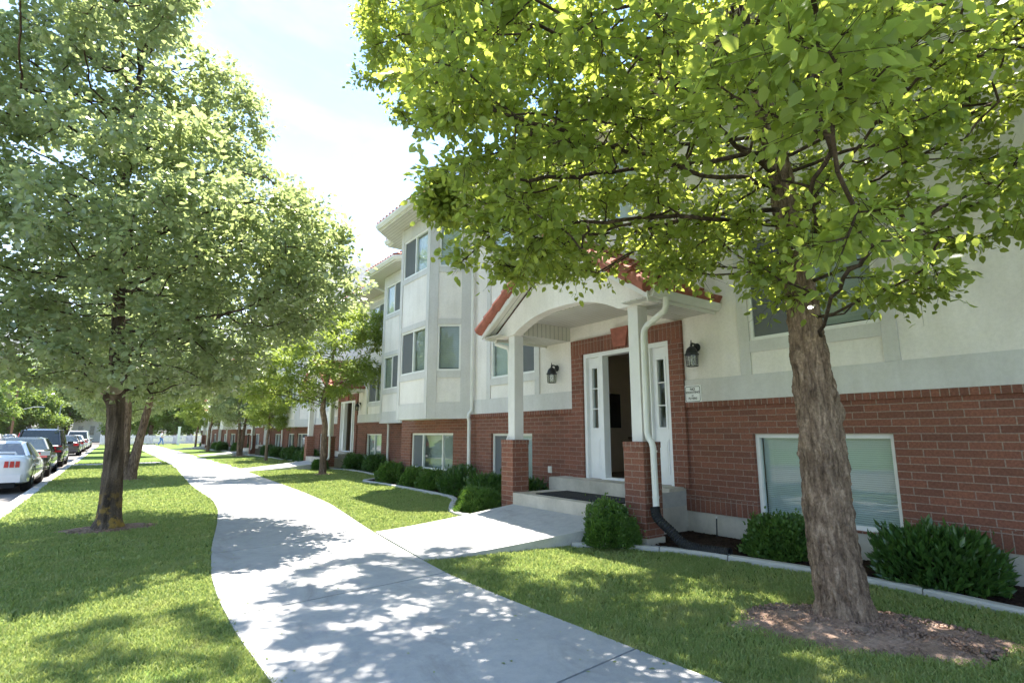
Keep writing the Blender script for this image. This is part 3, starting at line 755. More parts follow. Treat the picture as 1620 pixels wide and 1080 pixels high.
# ---- big pear tree at the right
def near_tree():
    base = np.array([4.60, 2.02, GZ + .02]); root = empty('pear_tree', tuple(base))
    tag(root, 'large tree with furrowed brown trunk in bare soil before the right basement window', 'tree', 'street trees along the walk')
    tp = [(4.60, 2.02, -1.46), (4.60, 2.03, -1.25), (4.585, 2.06, -.9), (4.58, 2.08, -.3), (4.585, 2.09, .3), (4.59, 2.11, .9), (4.58, 2.14, 1.5), (4.53, 2.2, 2.3), (4.5, 2.3, 3.2)]
    rd = [.27, .20, .182, .168, .158, .145, .125, .11, .09]
    trunk_mesh(root, tp, rd, seed=4, segs=200, rings=420, amp=.021, off=base, lumps=[(R(250), .62, .35, .04), (R(300), .2, .3, .03)])
    g = np.random.default_rng(5)
    lobes = [((4.4, 2.4, 4.2), (3.2, 3.2, 2.9), .55),
             ((3.15, 3.4, 2.15), (1.5, 1.25, .85), 2.6),
             ((3.9, 3.2, 2.3), (1.4, 1.4, .95), 1.5),
             ((1.72, 2.38, 2.2), (.88, .78, .72), 3.6), ((2.35, 2.85, 1.35), (.6, .5, .33), 4.5), ((4.3, 1.6, 1.5), (1.1, .9, .6), 2.5),
             ((2.6, 2.9, 2.4), (1.3, 1.2, .8), 1.8),
             ((3.3, 1.5, 2.4), (1.6, 1.3, .9), 1.5),
             ((2.1, .75, 1.65), (.75, .6, .5), 2.5),
             ((2.75, .95, .9), (.6, .3, .22), 5),
             ((4.3, 1.4, 1.6), (1.2, 1.0, .75), 2.0),
             ((5.2, .2, 3.4), (1.8, 1.6, 1.6), 1.0),
             ((2.9, 4.9, 5.0), (1.3, 1.3, 1.0), 1.3), ((2.2, 1.9, 4.4), (1.6, 1.5, 1.0), .7),
             ((3.3, 6.2, 5.3), (1.3, 1.3, 1.0), 2.0), ((3.6, 7.2, 6.5), (1.3, 1.3, .9), 2.0), ((2.5, 4.3, 6.2), (1.6, 1.7, .8), .7), ((1.5, 6.0, 7.0), (1.4, 1.6, .8), .7), ((4.35, 1.9, 1.35), (.9, .7, .55), 3.0), ((3.7, 2.5, 1.75), (.9, .8, .5), 2.5), ((2.55, 3.6, 1.4), (.55, .5, .3), 3.5)]  # the highest lobes, out of view overhead, are added to shade the walk
    att = ellipsoids(g, lobes, 21)
    dc = np.linalg.norm(att, axis=1); att = att[(dc > 1.55) & (att[:, 0] < 7.6) & ~((att[:, 0] > 6.4) & (att[:, 2] < 5.8))]
    st = np.array([p for p in tp[4:]]); # trunk nodes limbs can leave from
    zs = np.linspace(.75, 4.6, 24); tpA = np.array(tp + [(4.45, 2.4, 4.6)])
    start = np.stack([np.interp(zs, tpA[:, 2], tpA[:, k]) for k in range(3)], 1)
    pos, par = colonize(start, [-1] + list(range(len(start) - 1)), att, .15, 1.2, .24, 110, 3, (0, 0, .04), 11000)
    n = len(pos)
    def mask(P):
        d = np.linalg.norm(P, axis=1); return d > 1.25
    tree_parts(root, pos, par, len(start), 0.0036, .385, dict(h=3, tw=8, len=.22, per=8, twigs=.0022, spread=.05, droop=-.35, wild=.9, size=.066, tmpl=LEAF6, mat='leaf_pear', mask=mask), 8, rcap=.085,
               rfix=np.interp(zs, tpA[:, 2], rd + [.05]), sides=7, off=base)
    print('near tree nodes', n)
    # upper limbs continue the trunk
    return root
near_tree()

# ---- kerb tree, upright crown
def kerb_tree_crown(root, base, seed, trunk_top, R0, H0, H1, lobes, leaf, density=9, maxn=9000, per=9, tw=4, tlen=.32, size=.075, start_z=(.6, 6.5), double=None, col_step=.2, mat='leaf_kerb'):
    g = np.random.default_rng(seed)
    att = ellipsoids(g, lobes, density) + base
    zs = np.linspace(start_z[0], start_z[1], 26); tpA = np.array(trunk_top)
    start = np.stack([np.interp(zs, tpA[:, 2], tpA[:, k]) for k in range(3)], 1) + base
    pos, par = colonize(start, [-1] + list(range(len(start) - 1)), att, col_step, 1.6, .30, 100, seed, (0, 0, .12), maxn)
    tree_parts(root, pos, par, len(start), .0045, .385, dict(h=4, tw=tw, len=tlen, per=per, spread=.09, droop=-.3, wild=.8, size=size, tmpl=leaf, mat=mat), seed, rcap=.09,
               rfix=np.interp(zs, tpA[:, 2], np.linspace(.15, .04, len(tpA))), sides=5, off=base, twig_cut=.0)
    print('tree', seed, len(pos))

base1 = np.array([.06, 10.43, GZ]); t1 = empty('pear_tree', tuple(base1))
tag(t1, 'big tree on the left lawn with sawn branch scar and yellow lichen on its trunk', 'tree', 'street trees along the walk')
tp1 = [(0, 0, -.05), (.0, 0, .15), (-.01, 0, .6), (-.04, 0, 1.2), (-.09, 0, 1.9), (-.14, 0, 2.6), (-.22, .05, 3.6), (-.35, .1, 5), (-.35, .1, 7), (-.2, .1, 9.5)]
trunk_mesh(t1, np.array(tp1) + base1, [.25, .165, .138, .126, .12, .112, .095, .08, .06, .02], mat='bark_lichen', seed=14, segs=90, rings=170, amp=.012, off=base1, lumps=[(R(255), GZ + 2.05, .4, .05), (R(190), GZ + 1.95, .3, .06)])
# sawn branch scar facing the walk
mm = MB(); c = Vector((-.10, -.185, 2.08)); nn = Vector((-.15, -1, .1)).normalized()
mm.tube([c, c + nn * .045, c + nn * .055, c + nn * .02], [.085, .085, .055, .045], 20)
mm.build('branch_scar', 'cutwood', t1)
mm = MB(); mm.tube([Vector((-.26, -.06, 2.0)), Vector((-.31, -.10, 2.25)), Vector((-.29, -.09, 2.4))], [.04, .035, .015], 9); mm.build('branch_stub', 'cutwood', t1)
lob1 = [((-.2, 0, 3.6), (2.8, 2.8, 1.7), 1.0), ((.1, 0, 5.1), (2.7, 2.5, 1.4), 1.0), ((-.3, 0, 6.7), (2.1, 2.1, 1.5), 1.0), ((-.75, 0, 8.8), (1.35, 1.6, 2.2), 1.2), ((1.35, -.1, 7.2), (.42, .6, .75), 2.4),
        ((2.3, -.6, 4.4), (.95, 1.3, 1.1), 1.6), ((1.9, -1.75, 4.0), (1.1, 1.45, 1.2), 2.0), ((.2, -2.2, 4.3), (1.5, 1.3, 1.5), 1.1), ((0, -.5, 2.4), (2.2, 2.0, .55), 1.6), ((-1.6, -.6, 3.0), (1.3, 1.3, .8), 1.2),
        ((-2.2, -.4, 6.3), (1.4, 1.4, 1.6), 1.0), ((-.8, -2.9, 7.2), (1.2, 1.5, 1.5), 1.0)]
kerb_tree_crown(t1, base1, 31, tp1, 0, 0, 0, lob1, LEAF2, density=15, maxn=10500, per=11, tw=7, tlen=.36, size=.085, start_z=(2.0, 9.3))

# ---- forked kerb tree, copied along the kerb
base2 = np.array([.5, 20.9, GZ]); t2 = empty('pear_tree', tuple(base2))
tag(t2, 'tree on the left lawn with a trunk forked from the ground, second from the camera', 'tree', 'street trees along the walk')
trA = [(.0, 0, -.05), (.04, 0, .3), (.15, 0, 1.1), (.30, .05, 2.2), (.48, .1, 3.2), (.7, .2, 4.6), (.9, .2, 7.0)]
trB = [(-.08, 0, -.05), (-.15, 0, .4), (-.2, 0, 1.1), (-.22, 0, 2.1), (-.3, .1, 3.4), (-.35, .1, 5.0), (-.4, 0, 8.0)]
trunk_mesh(t2, np.array(trA) + base2, [.22, .17, .135, .11, .09, .07, .03], seed=24, segs=48, rings=80, amp=.014, off=base2)
trunk_mesh(t2, np.array(trB) + base2, [.18, .145, .125, .11, .09, .07, .03], seed=26, segs=48, rings=80, amp=.014, off=base2)
lob2 = [((.1, 0, 3.9), (2.9, 2.8, 1.6), 1.0), ((.2, 0, 5.9), (2.5, 2.5, 2.1), 1.0), ((.3, 0, 8.0), (1.5, 1.5, 2.2), 1.0)]
kerb_tree_crown(t2, base2, 41, trB, 0, 0, 0, lob2, LEAF2, density=9, maxn=6000, per=9, tw=7, tlen=.4, size=.11, start_z=(2.1, 8.0))
kerb_more = [((.3, 31.6, GZ), 1.2, 'third tree of the kerb row, standing beyond the forked one'), ((.35, 42.5, GZ), 2.6, 'fourth tree of the kerb row beside the dark grey car'),
             ((.2, 53.5, GZ), 4.0, 'fifth tree of the kerb row in the distance'), ((0, 66.0, GZ), 5.2, 'last tree of the kerb row near the cross street')]
for loc, rz, lab in kerb_more:
    c = copy_tree(t2); c.location = loc; c.rotation_euler.z = rz; c['label'] = lab
c = copy_tree(t2); c.location = (6.45, 37.7, GZ); c.rotation_euler.z = R(35); c.scale = (.8, .8, .78); c['label'] = 'tree whose trunk splits into a narrow V beside the third entrance'

# ---- small yellowish tree by the second entrance
base4 = np.array([5.86, 19.0, GZ]); t4 = empty('ash_tree', tuple(base4))
tag(t4, 'small slender tree with arching crown in front of the second entrance', 'tree', 'small trees on the building side lawn')
tr4 = [(0, 0, -.05), (0, 0, .3), (-.02, 0, 1.0), (.0, 0, 1.7), (-.12, 0, 2.2), (-.1, 0, 2.7), (.1, .1, 3.6), (.3, .1, 5.2)]
trunk_mesh(t4, np.array(tr4) + base4, [.15, .12, .11, .105, .10, .07, .05, .02], seed=54, segs=36, rings=90, amp=.008, off=base4)
lob4 = [((-.5, 0, 3.7), (2.2, 1.9, 1.2), 1.2), ((.3, 0, 4.9), (1.7, 1.6, 1.2), 1.1), ((1.4, 0, 5.3), (1.0, 1.0, 1.0), 1.3), ((-1.9, -.2, 3.1), (1.5, 1.3, .8), 1.6), ((-.6, 0, 2.8), (1.6, 1.5, .45), 1.4), ((1.7, .2, 3.6), (1.0, 1.0, .7), 1.2)]
kerb_tree_crown(t4, base4, 61, tr4, 0, 0, 0, lob4, LANCE, density=7, maxn=2600, per=10, tw=8, tlen=.38, size=.155, start_z=(2.0, 5.0), mat='leaf_ash')
for loc, rz, s_, lab in [((6.2, 58.5, GZ), 2.2, .85, 'small dark trunked tree in front of the fourth building section'), ((6.4, 30.2, GZ), 4.0, .7, 'small yellowish tree between the second and third entrances'),
                         ((6.0, 48.5, GZ), 3.1, 1.0, 'spreading yellow green tree between the third and fourth entrances')]:
    c = copy_tree(t4); c.location = loc; c.rotation_euler.z = rz; c.scale = (s_, s_, s_); c['label'] = lab

# ---- background trees
def far_tree(seed, h=11, rad=5):
    b = np.zeros(3); root = empty('shade_tree', (0, 0, 0)); g = np.random.default_rng(seed)
    tk = [(0, 0, -.1), (.1, 0, h * .12), (0, .1, h * .3), (.2, 0, h * .6), (.2, 0, h * .85)]
    trunk_mesh(root, tk, [.42, .33, .28, .18, .05], seed=seed, segs=16, rings=30, amp=.02)
    lobes = [((g.uniform(-.45, .45) * rad, g.uniform(-.45, .45) * rad, h * g.uniform(.22, .8)), (rad * g.uniform(.4, .6),) * 2 + (h * g.uniform(.15, .24),), 1) for _ in range(9)]
    att = ellipsoids(g, lobes, .75)
    zs = np.linspace(h * .18, h * .8, 12); A = np.array(tk); start = np.stack([np.interp(zs, A[:, 2], A[:, k]) for k in range(3)], 1)
    pos, par = colonize(start, [-1] + list(range(11)), att, .5, 4, .6, 60, seed, (0, 0, .1), 1500)
    tree_parts(root, pos, par, 12, .02, .4, dict(h=4, tw=6, len=1.0, per=9, spread=.35, droop=-.2, wild=.9, size=.30, tmpl=LEAF2, mat='leaf_far'), seed, rcap=.16, sides=4, twig_cut=.0)
    return root
ft = [far_tree(101, 11, 4.6), far_tree(111, 13, 5.2), far_tree(121, 9, 4.4)]
# (x, y, scale, label)
places = [(-15.5, 104, 1.0, 'tree across the street left of the utility pole'), (-21, 128, 1.5, 'broad tree behind the pale house across the street'), (-16.5, 121, 1.1, 'tree beside the pale house, right of its wall'),
          (-13.6, 116, 1.0, 'dark tree directly behind the utility pole'), (-12.2, 126, 1.25, 'tall tree above the red vehicle across the street'), (-9.4, 119, 1.05, 'tree between the utility pole and the slim grey lamp'),
          (-7.2, 128, 1.2, 'tree behind the slim grey street lamp'), (-2.0, 141, 1.5, 'tree rising behind the low white building'), (-16, 148, 1.7, 'tallest hazy tree at the far left'), (-9, 150, 1.7, 'hazy tree far behind the lamp'),
          (.8, 112, .9, 'small tree right of the low white building'), (1.5, 98, .85, 'tree behind the left end of the white fence'), (4.6, 102, 1.0, 'bright tree directly behind the walking person'),
          (7.5, 97, .9, 'tree behind the middle of the white fence'), (11, 96, .8, 'low tree behind the square white post'), (14, 99, 1.05, 'tree behind the right end of the white fence'), (17.5, 103, 1.1, 'tree between the white fence and the red car'),
          (21, 95, 1.2, 'tree behind the red car at the cross street'), (5, 128, 1.6, 'hazy tree far behind the fence'), (12, 124, 1.5, 'far tree behind the fence trees'), (30, 112, 1.4, 'far tree beyond the end of the building')]
for i, (x, y, s_, lab) in enumerate(places):
    c = ft[i % 3] if i < 3 else copy_tree(ft[i % 3])
    c.location = (x, y, -1.45); c.rotation_euler.z = i * 1.9; c.scale = (s_, s_, s_); tag(c, lab, 'tree', 'background trees')

# ------------------------------------------------------------------ shrubs
def shrub(name, loc, sx, sy, h, leaf, size, n, mat, label, seed, flatness=3.0, group='clipped shrubs along the building', rz=0, upright=.8):
    g = np.random.default_rng(seed); root = empty(name, loc, rz); sx, sy, h = sx * .86, sy * .86, h * .80
    tag(root, label, 'shrub', group)
    u = rand_unit(g, n); u[:, 2] = np.abs(u[:, 2]) * 1.0 - .15
    p = flatness; k = (np.abs(u[:, 0]) ** p + np.abs(u[:, 1]) ** p + np.abs(u[:, 2]) ** p) ** (-1 / p)
    nz = fbm(np.arctan2(u[:, 1], u[:, 0]) * 2.2 + 9, u[:, 2] * 3 + 5, 3, seed) - .5
    rr = np.where(g.random(n) < .72, g.uniform(.9, 1.02, n), g.uniform(.5, .92, n)) * (1 + nz * .75) * np.where(g.random(n) < .035, g.uniform(1.04, 1.22, n), 1)
    P = u * k[:, None] * rr[:, None] * np.array([sx / 2, sy / 2, h * .86]); P[:, 2] = np.maximum(P[:, 2] + h * .10, .03)
    D = u + np.array([0, 0, upright]) + rand_unit(g, n) * .7; U = rand_unit(g, n) + np.array([0, 0, .6])
    leaves('foliage', P, D, U, size * g.uniform(.6, 1.2, n), leaf, mat, root, seed)
    m = MB()
    for i in range(14):
        a = g.uniform(0, 6.28); r_ = g.uniform(.3, .8)
        e = Vector((math.cos(a) * r_ * sx / 2, math.sin(a) * r_ * sy / 2, h * g.uniform(.6, .85))); s0 = Vector((math.cos(a) * .05, math.sin(a) * .05, -.02))
        m.tube([s0, s0 * .5 + e * .5 + Vector((0, 0, -.05)), e], [.012, .009, .004], 5)
    m.build('stems', 'bark_branch', root)
    return root
BZ = GZ + .04
shrub('laurel_shrub', (6.28, 1.93, BZ), .90, .96, .52, LANCE, .105, 5200, 'leaf_laurel', 'large glossy laurel under the right end of the right basement window', 201, 3.2)
shrub('laurel_shrub', (6.17, 3.35, BZ), .80, .76, .55, LEAF2, .042, 9000, 'leaf_box', 'dark clipped shrub half hidden behind the big tree trunk', 202, 2.6)
shrub('boxwood_shrub', (5.08, 4.93, BZ), .68, .78, .62, LEAF2, .032, 14000, 'leaf_box', 'light green rounded boxwood at the foot of the right porch pillar', 203, 2.3)
shrub('yew_shrub', (5.33, 8.30, BZ), .85, 1.05, .52, LANCE, .042, 15000, 'leaf_box', 'low dark rounded shrub between the entry path and the left porch pillar', 204, 2.3)
shrub('laurel_shrub', (6.20, 9.35, BZ), .80, 1.05, .66, LANCE, .085, 4500, 'leaf_laurel', 'bright green laurel between the near downspout and the left porch pillar', 205, 3)
shrub('laurel_shrub', (6.25, 8.15, BZ), .80, .85, .64, LANCE, .085, 3800, 'leaf_laurel', 'laurel showing behind the left porch pillar beside the landing', 206, 3)
shrub('laurel_shrub', (6.42, 10.85, BZ), .75, 1.30, .72, LANCE, .085, 5200, 'leaf_laurel', 'tallest laurel of the row, under the bay next to the near downspout', 207, 3)
shrub('boxwood_shrub', (6.50, 12.25, BZ), .70, 1.0, .56, LEAF2, .045, 7000, 'leaf_box', 'fine leaved shrub in front of the middle of the bay basement window', 208, 2.5)
shrub('boxwood_shrub', (6.50, 13.35, BZ), .70, 1.0, .60, LEAF2, .045, 7000, 'leaf_box', 'dark shrub in front of the far end of the bay basement window', 209, 2.5)
shrub('boxwood_shrub', (6.38, 14.55, BZ), .80, .95, .68, LEAF2, .045, 7000, 'leaf_box', 'rounded shrub at the brick corner where the first section ends', 210, 2.4)
far_sh = [(7.7, 19.0, .7, 1.3, .70, 'dark shrub under the basement window right of the second entrance'), (7.6, 20.6, .8, 1.1, .68, 'dark shrub beside the landing of the second entrance'),
          (6.5, 21.5, .6, .6, .45, 'small shrub in front of the right pillar of the second porch'), (7.5, 26.3, .8, 1.5, .75, 'shrub just past the left pillar of the second porch'), (7.6, 28.0, .8, 1.4, .62, 'middle shrub of the three under the second bay'),
          (7.7, 29.7, .8, 1.5, .78, 'farthest shrub of the three under the second bay'), (7.8, 31.6, .7, 1.3, .7, 'shrub at the start of the third section'), (7.9, 34.5, .8, 1.6, .7, 'shrub under the first basement window of the third section'),
          (7.9, 37, .8, 1.4, .75, 'shrub beside the third entrance landing'), (7.8, 43.5, .9, 1.5, .7, 'shrub just past the third entrance'), (7.7, 46.2, .9, 1.7, .8, 'large shrub under the bay of the third section'),
          (7.3, 50.5, .9, 1.8, .8, 'first shrub of the fourth section'), (7.3, 53.5, .9, 1.8, .75, 'second shrub of the fourth section'), (7.3, 61, .9, 2, .8, 'last shrub of the fourth section')]
sh0 = shrub('laurel_shrub', (7.7, 19.0, BZ), 1, 1, 1, LANCE, .13, 4200, 'leaf_laurel', far_sh[0][5], 220, 2.8)
for i, (x, y, a, b, h, lab) in enumerate(far_sh):
    c = sh0 if i == 0 else copy_tree(sh0)
    c.location = (x, y, BZ); c.scale = (a, b, h); c.rotation_euler.z = 0 if i % 2 else math.pi; c['label'] = lab

# ------------------------------------------------------------------ building section (local frame: x away from the street, y along it, z from the walk; street facade at x=0)
ZO = 1.4             # eye level above the walk: heights below are given from eye level, then lifted by ZO
FO, FU, FN = (0, 0, 0), (0, 1, 0), (-1, 0, 0)      # facade frame
def bay_faces(sgn, sh=0):
    """three faces of a bay: (origin, u, n, width, windowed)"""
    a, b, c, d = Vector((0, sgn * 4.80, 0)), Vector((-.8, sgn * 5.45, 0)), Vector((-.8, sgn * 7.15, 0)), Vector((0, sgn * 7.80, 0))
    out = []
    for p, q in ((a, b), (b, c), (c, d)):
        u = (q - p).normalized(); n = Vector((u.y, -u.x, 0)); n = n if n.x < 0 else -n
        out.append((p + Vector((0, sgn * sh, 0)), u, n, (q - p).length))
    return out
def window(root, o, u, n, u0, u1, z0, z1, style='slide', depth=.02, blind='blind', fw=.04, slat=.028, blind_u=None, screen_u=None):
    m = MB(); d0, d1 = -depth - .06, -depth + .012
    m.obox(o, u, n, u0, u1, d0, d1, z0, z0 + fw); m.obox(o, u, n, u0, u1, d0, d1, z1 - fw, z1)
    m.obox(o, u, n, u0, u0 + fw, d0, d1, z0 + fw, z1 - fw); m.obox(o, u, n, u1 - fw, u1, d0, d1, z0 + fw, z1 - fw)
    W = u1 - u0
    bars = {'slide': [.5], 'single': [], 'triple': [.27, .73]}[style]
    for t in bars: m.obox(o, u, n, u0 + W * t - .022, u0 + W * t + .022, d0 + .005, d1 - .004, z0 + fw, z1 - fw)
    fr = m.build('window', 'vinyl_frame', root, z=ZO)
    g = MB(); g.obox(o, u, n, u0 + fw, u1 - fw, -depth - .034, -depth - .028, z0 + fw, z1 - fw); g.build('pane', 'glass', fr, z=ZO)
    if screen_u:
        s = MB(); s.obox(o, u, n, u0 + W * screen_u[0] + fw * .8, u0 + W * screen_u[1] - fw * .6, -depth - .018, -depth - .014, z0 + fw, z1 - fw); s.build('screen', 'screen', fr, z=ZO)
    if blind:
        b = MB(); bu0, bu1 = blind_u or (0, 1); k = int((z1 - z0 - .08) / slat); ov = Vector(o); uv = Vector(u); nv = Vector(n)
        for i in range(k):
            z = z1 - .05 - i * slat; a0 = u0 + W * bu0 + fw; a1 = u0 + W * bu1 - fw; q = -depth - .085
            P = lambda a, e, zz: ov + uv * a + nv * e + Vector((0, 0, zz))
            b.quad(P(a0, q, z), P(a1, q, z), P(a1, q - .010, z - slat * .93), P(a0, q - .010, z - slat * .93))
        b.build('blind', blind, fr, z=ZO)
    rm = MB(); rm.obox(o, u, n, u0 - .05, u1 + .05, -depth - .52, -depth - .50, z0 - .05, z1 + .05); rm.build('dark_backing', 'dark_backing', fr, z=ZO)  # dark-coloured panel stands in for the unlit interior behind the glass
    return fr

def make_section(sh=0.0):
    root = empty('apartment_building', (0, 0, 0))
    H = 8.55; HR = H + sh   # sh: extra length towards the near end
    win_main = [(2.35, 3.93), (-3.75, -2.24)]
    holes_s = [(a, b, 1.22, 2.6) for a, b in win_main] + [(a, b, 4.1, 5.12) for a, b in win_main] + [(-.93, .93, -1, 1.41), (-.55, .55, 3.6, 4.9)]
    bays = [(-7.75 - sh, -4.85 - sh, .36, 5.49), (4.85, 7.75, .36, 5.49)]
    # stucco storeys
    m = MB(); m.wall(FO, FU, FN, .18, -HR, H, .38, 5.5, holes_s + bays)
    m.build('stucco_wall', 'stucco', root, z=ZO)
    for yy_, nn_ in ((H, 1), (-HR, -1)):
        m = MB(); m.wall((0, yy_, 0), (1, 0, 0), (0, nn_, 0), .18, .18, 12, .38, 5.5); m.build('side_wall', 'stucco', root, z=ZO)
    m = MB(); m.wall((12, 0, 0), (0, 1, 0), (1, 0, 0), .18, -HR, H, -1.5, 5.5); m.build('rear_wall', 'stucco', root, z=ZO)
    m = MB()
    for s in (-1, 1):   # gable triangles
        y = s * ((H if s > 0 else HR) - .002); m.add([(0, y, 5.5), (12, y, 5.5), (6, y, 8.7), (0, y - s * .15, 5.5), (12, y - s * .15, 5.5), (6, y - s * .15, 8.7)], [(0, 1, 2), (5, 4, 3), (0, 2, 5, 3), (1, 4, 5, 2)])
    m.build_each('gable_wall', 'stucco', root, z=ZO)
    # brick basement storey
    bw = [(2.46, 3.92, -1.02, .01), (-3.75, -2.17, -1.05, .0), (5.58, 7.94, -.92, .02), (-7.94 - sh, -5.58 - sh, -.92, .02)]
    hb = bw + [(-.93, .93, -.75, .5)]
    m = MB(); m.wall((.0, 0, 0), FU, FN, .2, -HR, H, -.87, .378, hb)
    m.build('brick_wall', 'brick', root, z=ZO)
    for yy_, nn_ in ((H, 1), (-HR, -1)):
        m = MB(); m.wall((0, yy_, 0), (1, 0, 0), (0, nn_, 0), .18, .2, 12, -1.07, .378); m.build('brick_side_wall', 'brick', root, z=ZO)
    for ua_, ub_ in ((-HR, -.93), (.93, H)):
        m = MB(); m.wall((-.004, 0, 0), FU, FN, .2, ua_, ub_, -1.07, -.872, [h for h in bw if h[0] > ua_ and h[1] < ub_]); m.build('soldier_course', 'brick_soldier', root, z=ZO)
    for a, b in ((1.23, 4.84), (-4.84 - sh, -1.19)):   # ledge course on top
        m = MB(); m.obox(FO, FU, FN, a, b, .003, .035, .372, .448); m.build('brick_ledge', 'brick_soldier', root, z=ZO)
    m = MB(); m.wall((.012, 0, 0), FU, FN, .2, -HR, H, -1.6, -1.072)
    m.build('foundation', 'concrete_step', root, z=ZO)
    # grey bands
    m = MB(); T = .022
    for a, b in ((1.23, 4.78), (-4.78 - sh, -1.19)): m.obox(FO, FU, FN, a, b, .002, T, .45, .77)
    for (a, b) in win_main:
        for s0, s1 in ((a - .16, a - .01), (b + .01, b + .16)): m.obox(FO, FU, FN, s0, s1, .002, T, .772, 5.36)
        a2, b2 = a - .008, b + .008
        for z0, z1 in ((1.06, 1.21), (2.61, 2.74), (3.93, 4.09), (5.13, 5.26)): m.obox(FO, FU, FN, a2, b2, .003, T - .002, z0, z1)
    m.obox(FO, FU, FN, -4.78 - sh, 4.78, .002, T - .003, 5.365, 5.49)
    for s in (-1, 1):
        e = sh if s < 0 else 0; m.obox(FO, FU, FN, min(s * (7.82 + e), s * (H + e)), max(s * (7.82 + e), s * (H + e)), .002, T, .45, .77)
    m.build_each('grey_trim', 'trim', root, z=ZO)
    # windows
    for (a, b) in win_main:
        window(root, FO, FU, FN, a, b, 1.22, 2.6, 'slide', blind='blind_dark' if a < 0 else 'blind', slat=.045 if a < 0 else .03, screen_u=(0.5, 1) if a < 0 else (0, .5))
        window(root, FO, FU, FN, a, b, 4.1, 5.12, 'slide', screen_u=(0, .5))
    window(root, FO, FU, FN, -.55, .55, 3.6, 4.9, 'single')
    for (a, b, z0, z1) in bw:
        window(root, FO, FU, FN, a, b, z0, z1, 'triple' if b - a > 2 else 'slide', depth=.07, slat=.024, screen_u=(.73, 1) if b - a > 2 else (.5, 1) if a > 0 else None, blind=None if b - a > 2 else 'blind', fw=.05)
        if b - a > 2:   # roller blind lowered behind the wide basement window
            mm = MB(); mm.obox(FO, FU, FN, a, b, -.30, -.29, z0, z1); mm.build('curtain', 'blind_dark', root, z=ZO)
    # bays
    for s in (-1, 1):
        faces = bay_faces(s, sh if s < 0 else 0); m = MB(); mt = MB(); T = .02
        geo = []
        for i, (p, u, n, W) in enumerate(faces):
            e = .30 if i != 1 else .155
            w0, w1 = (.25, W - .22) if i == 0 else (.155, W - .155) if i == 1 else (.22, W - .25)
            hs = [(w0, w1, 1.49, 2.6), (w0, w1, 4.07, 5.12)]
            m.wall(p, u, n, .1, .0, W, .36, 5.49, hs); geo.append((p, u, n, W, w0, w1))
            for z0, z1 in ((.352, .73), (1.32, 1.48), (2.61, 2.75), (3.92, 4.06), (5.13, 5.48)): mt.obox(p, u, n, w0 + .0, w1 - .0, .002, T - .002, z0, z1)
            mt.obox(p, u, n, .0, w0 - .008, .002, T, .35, 5.485); mt.obox(p, u, n, w1 + .008, W - .0, .002, T, .35, 5.485)
            mt.obox(p, u, n, w0 - .01, w1 + .01, .001, T - .004, .349, .73)
        # underside
        P4 = [faces[0][0], faces[1][0], faces[2][0], faces[2][0] + faces[2][1] * faces[2][3]]
        vs = [tuple(q) for q in P4]; m.add([(x, y, .362) for x, y, z in vs], [(0, 1, 2, 3)]); m.add([(x, y, 5.488) for x, y, z in vs], [(0, 1, 2, 3)])
        bay = m.build('bay', 'stucco', root, z=ZO)
        mt.build_each('grey_trim', 'trim', bay, z=ZO)
        for i, (p, u, n, W, w0, w1) in enumerate(geo):
            st = 'slide' if i == 1 else 'single'
            for z0, z1 in ((1.49, 2.6), (4.07, 5.12)):
                near_half = (.5, 1) if (s > 0) else (.5, 1)
                window(root, p, u, n, w0, w1, z0, z1, st, depth=.012, slat=.045 if z0 < 3 else .05, screen_u=near_half if i == 1 else None,
                       blind='blind_dark' if z0 < 3 else 'blind')
    # eaves: soffit, gutter, roofs
    ev = []
    for s in (-1, 1):
        pts = [(-.65, 4.40), (-1.33, 5.10), (-1.33, 7.50), (-.65, 8.15), (-.65, 8.55)]
        ev.append([(x, s * (y + (sh if s < 0 else 0))) for x, y in pts])
    path = ev[0][::-1] + ev[1]
    m = MB()
    vs = [(x, y, 5.50) for x, y in path] + [(.05, y, 5.50) for x, y in path]; n = len(path)
    m.add(vs, [(i, i + n, i + 1 + n, i + 1) for i in range(n - 1)])
    m.build('soffit', 'soffit', root, z=ZO)
    m = MB(); m.sweep([(-.002, 5.49), (-.002, 5.66), (-.03, 5.66), (-.03, 5.49)], path); m.build('fascia', 'gutter', root, z=ZO)
    m = MB(); m.sweep([(.0, 5.53), (.07, 5.535), (.085, 5.57), (.115, 5.61), (.12, 5.655), (.10, 5.66), (.095, 5.62), (0, 5.62)], path); m.build('gutter', 'gutter', root, z=ZO)
    mt = MB()
    def tiles(p0, p1, q0, q1, pitch=.21, row=.36, amp=.045, thick=.05):
        p0, p1, q0, q1 = map(Vector, (p0, p1, q0, q1)); L = (p1 - p0).length; Hh = ((q0 + q1) / 2 - (p0 + p1) / 2).length
        nu = max(4, int(L / pitch) * 6); nr = max(1, int(round(Hh / row)))
        nrm = (p1 - p0).cross(q0 - p0).normalized(); nrm = nrm if nrm.z > 0 else -nrm
        vrows = []
        for r_ in range(nr):
            vrows += [(r_ / nr, thick), ((r_ + 1) / nr, .0)]
        vs = []; fs = []
        for (t, h) in vrows:
            for i in range(nu + 1):
                a = i / nu; b = (p0.lerp(p1, a)).lerp(q0.lerp(q1, a), t)
                wv = abs(math.sin(math.pi * a * L / pitch)) * amp * 1.3
                vs.append(b + nrm * (wv + h))
        k = nu + 1
        for r_ in range(len(vrows) - 1):
            for i in range(nu): fs.append((r_ * k + i, r_ * k + i + 1, (r_ + 1) * k + i + 1, (r_ + 1) * k + i))
        # front lip
        o = len(vs); vs += [p0.lerp(p1, i / nu) - nrm * .01 for i in range(nu + 1)]
        for i in range(nu): fs.append((i, o + i, o + i + 1, i + 1))
        return vs, fs
    E0, sl = 5.64, .5
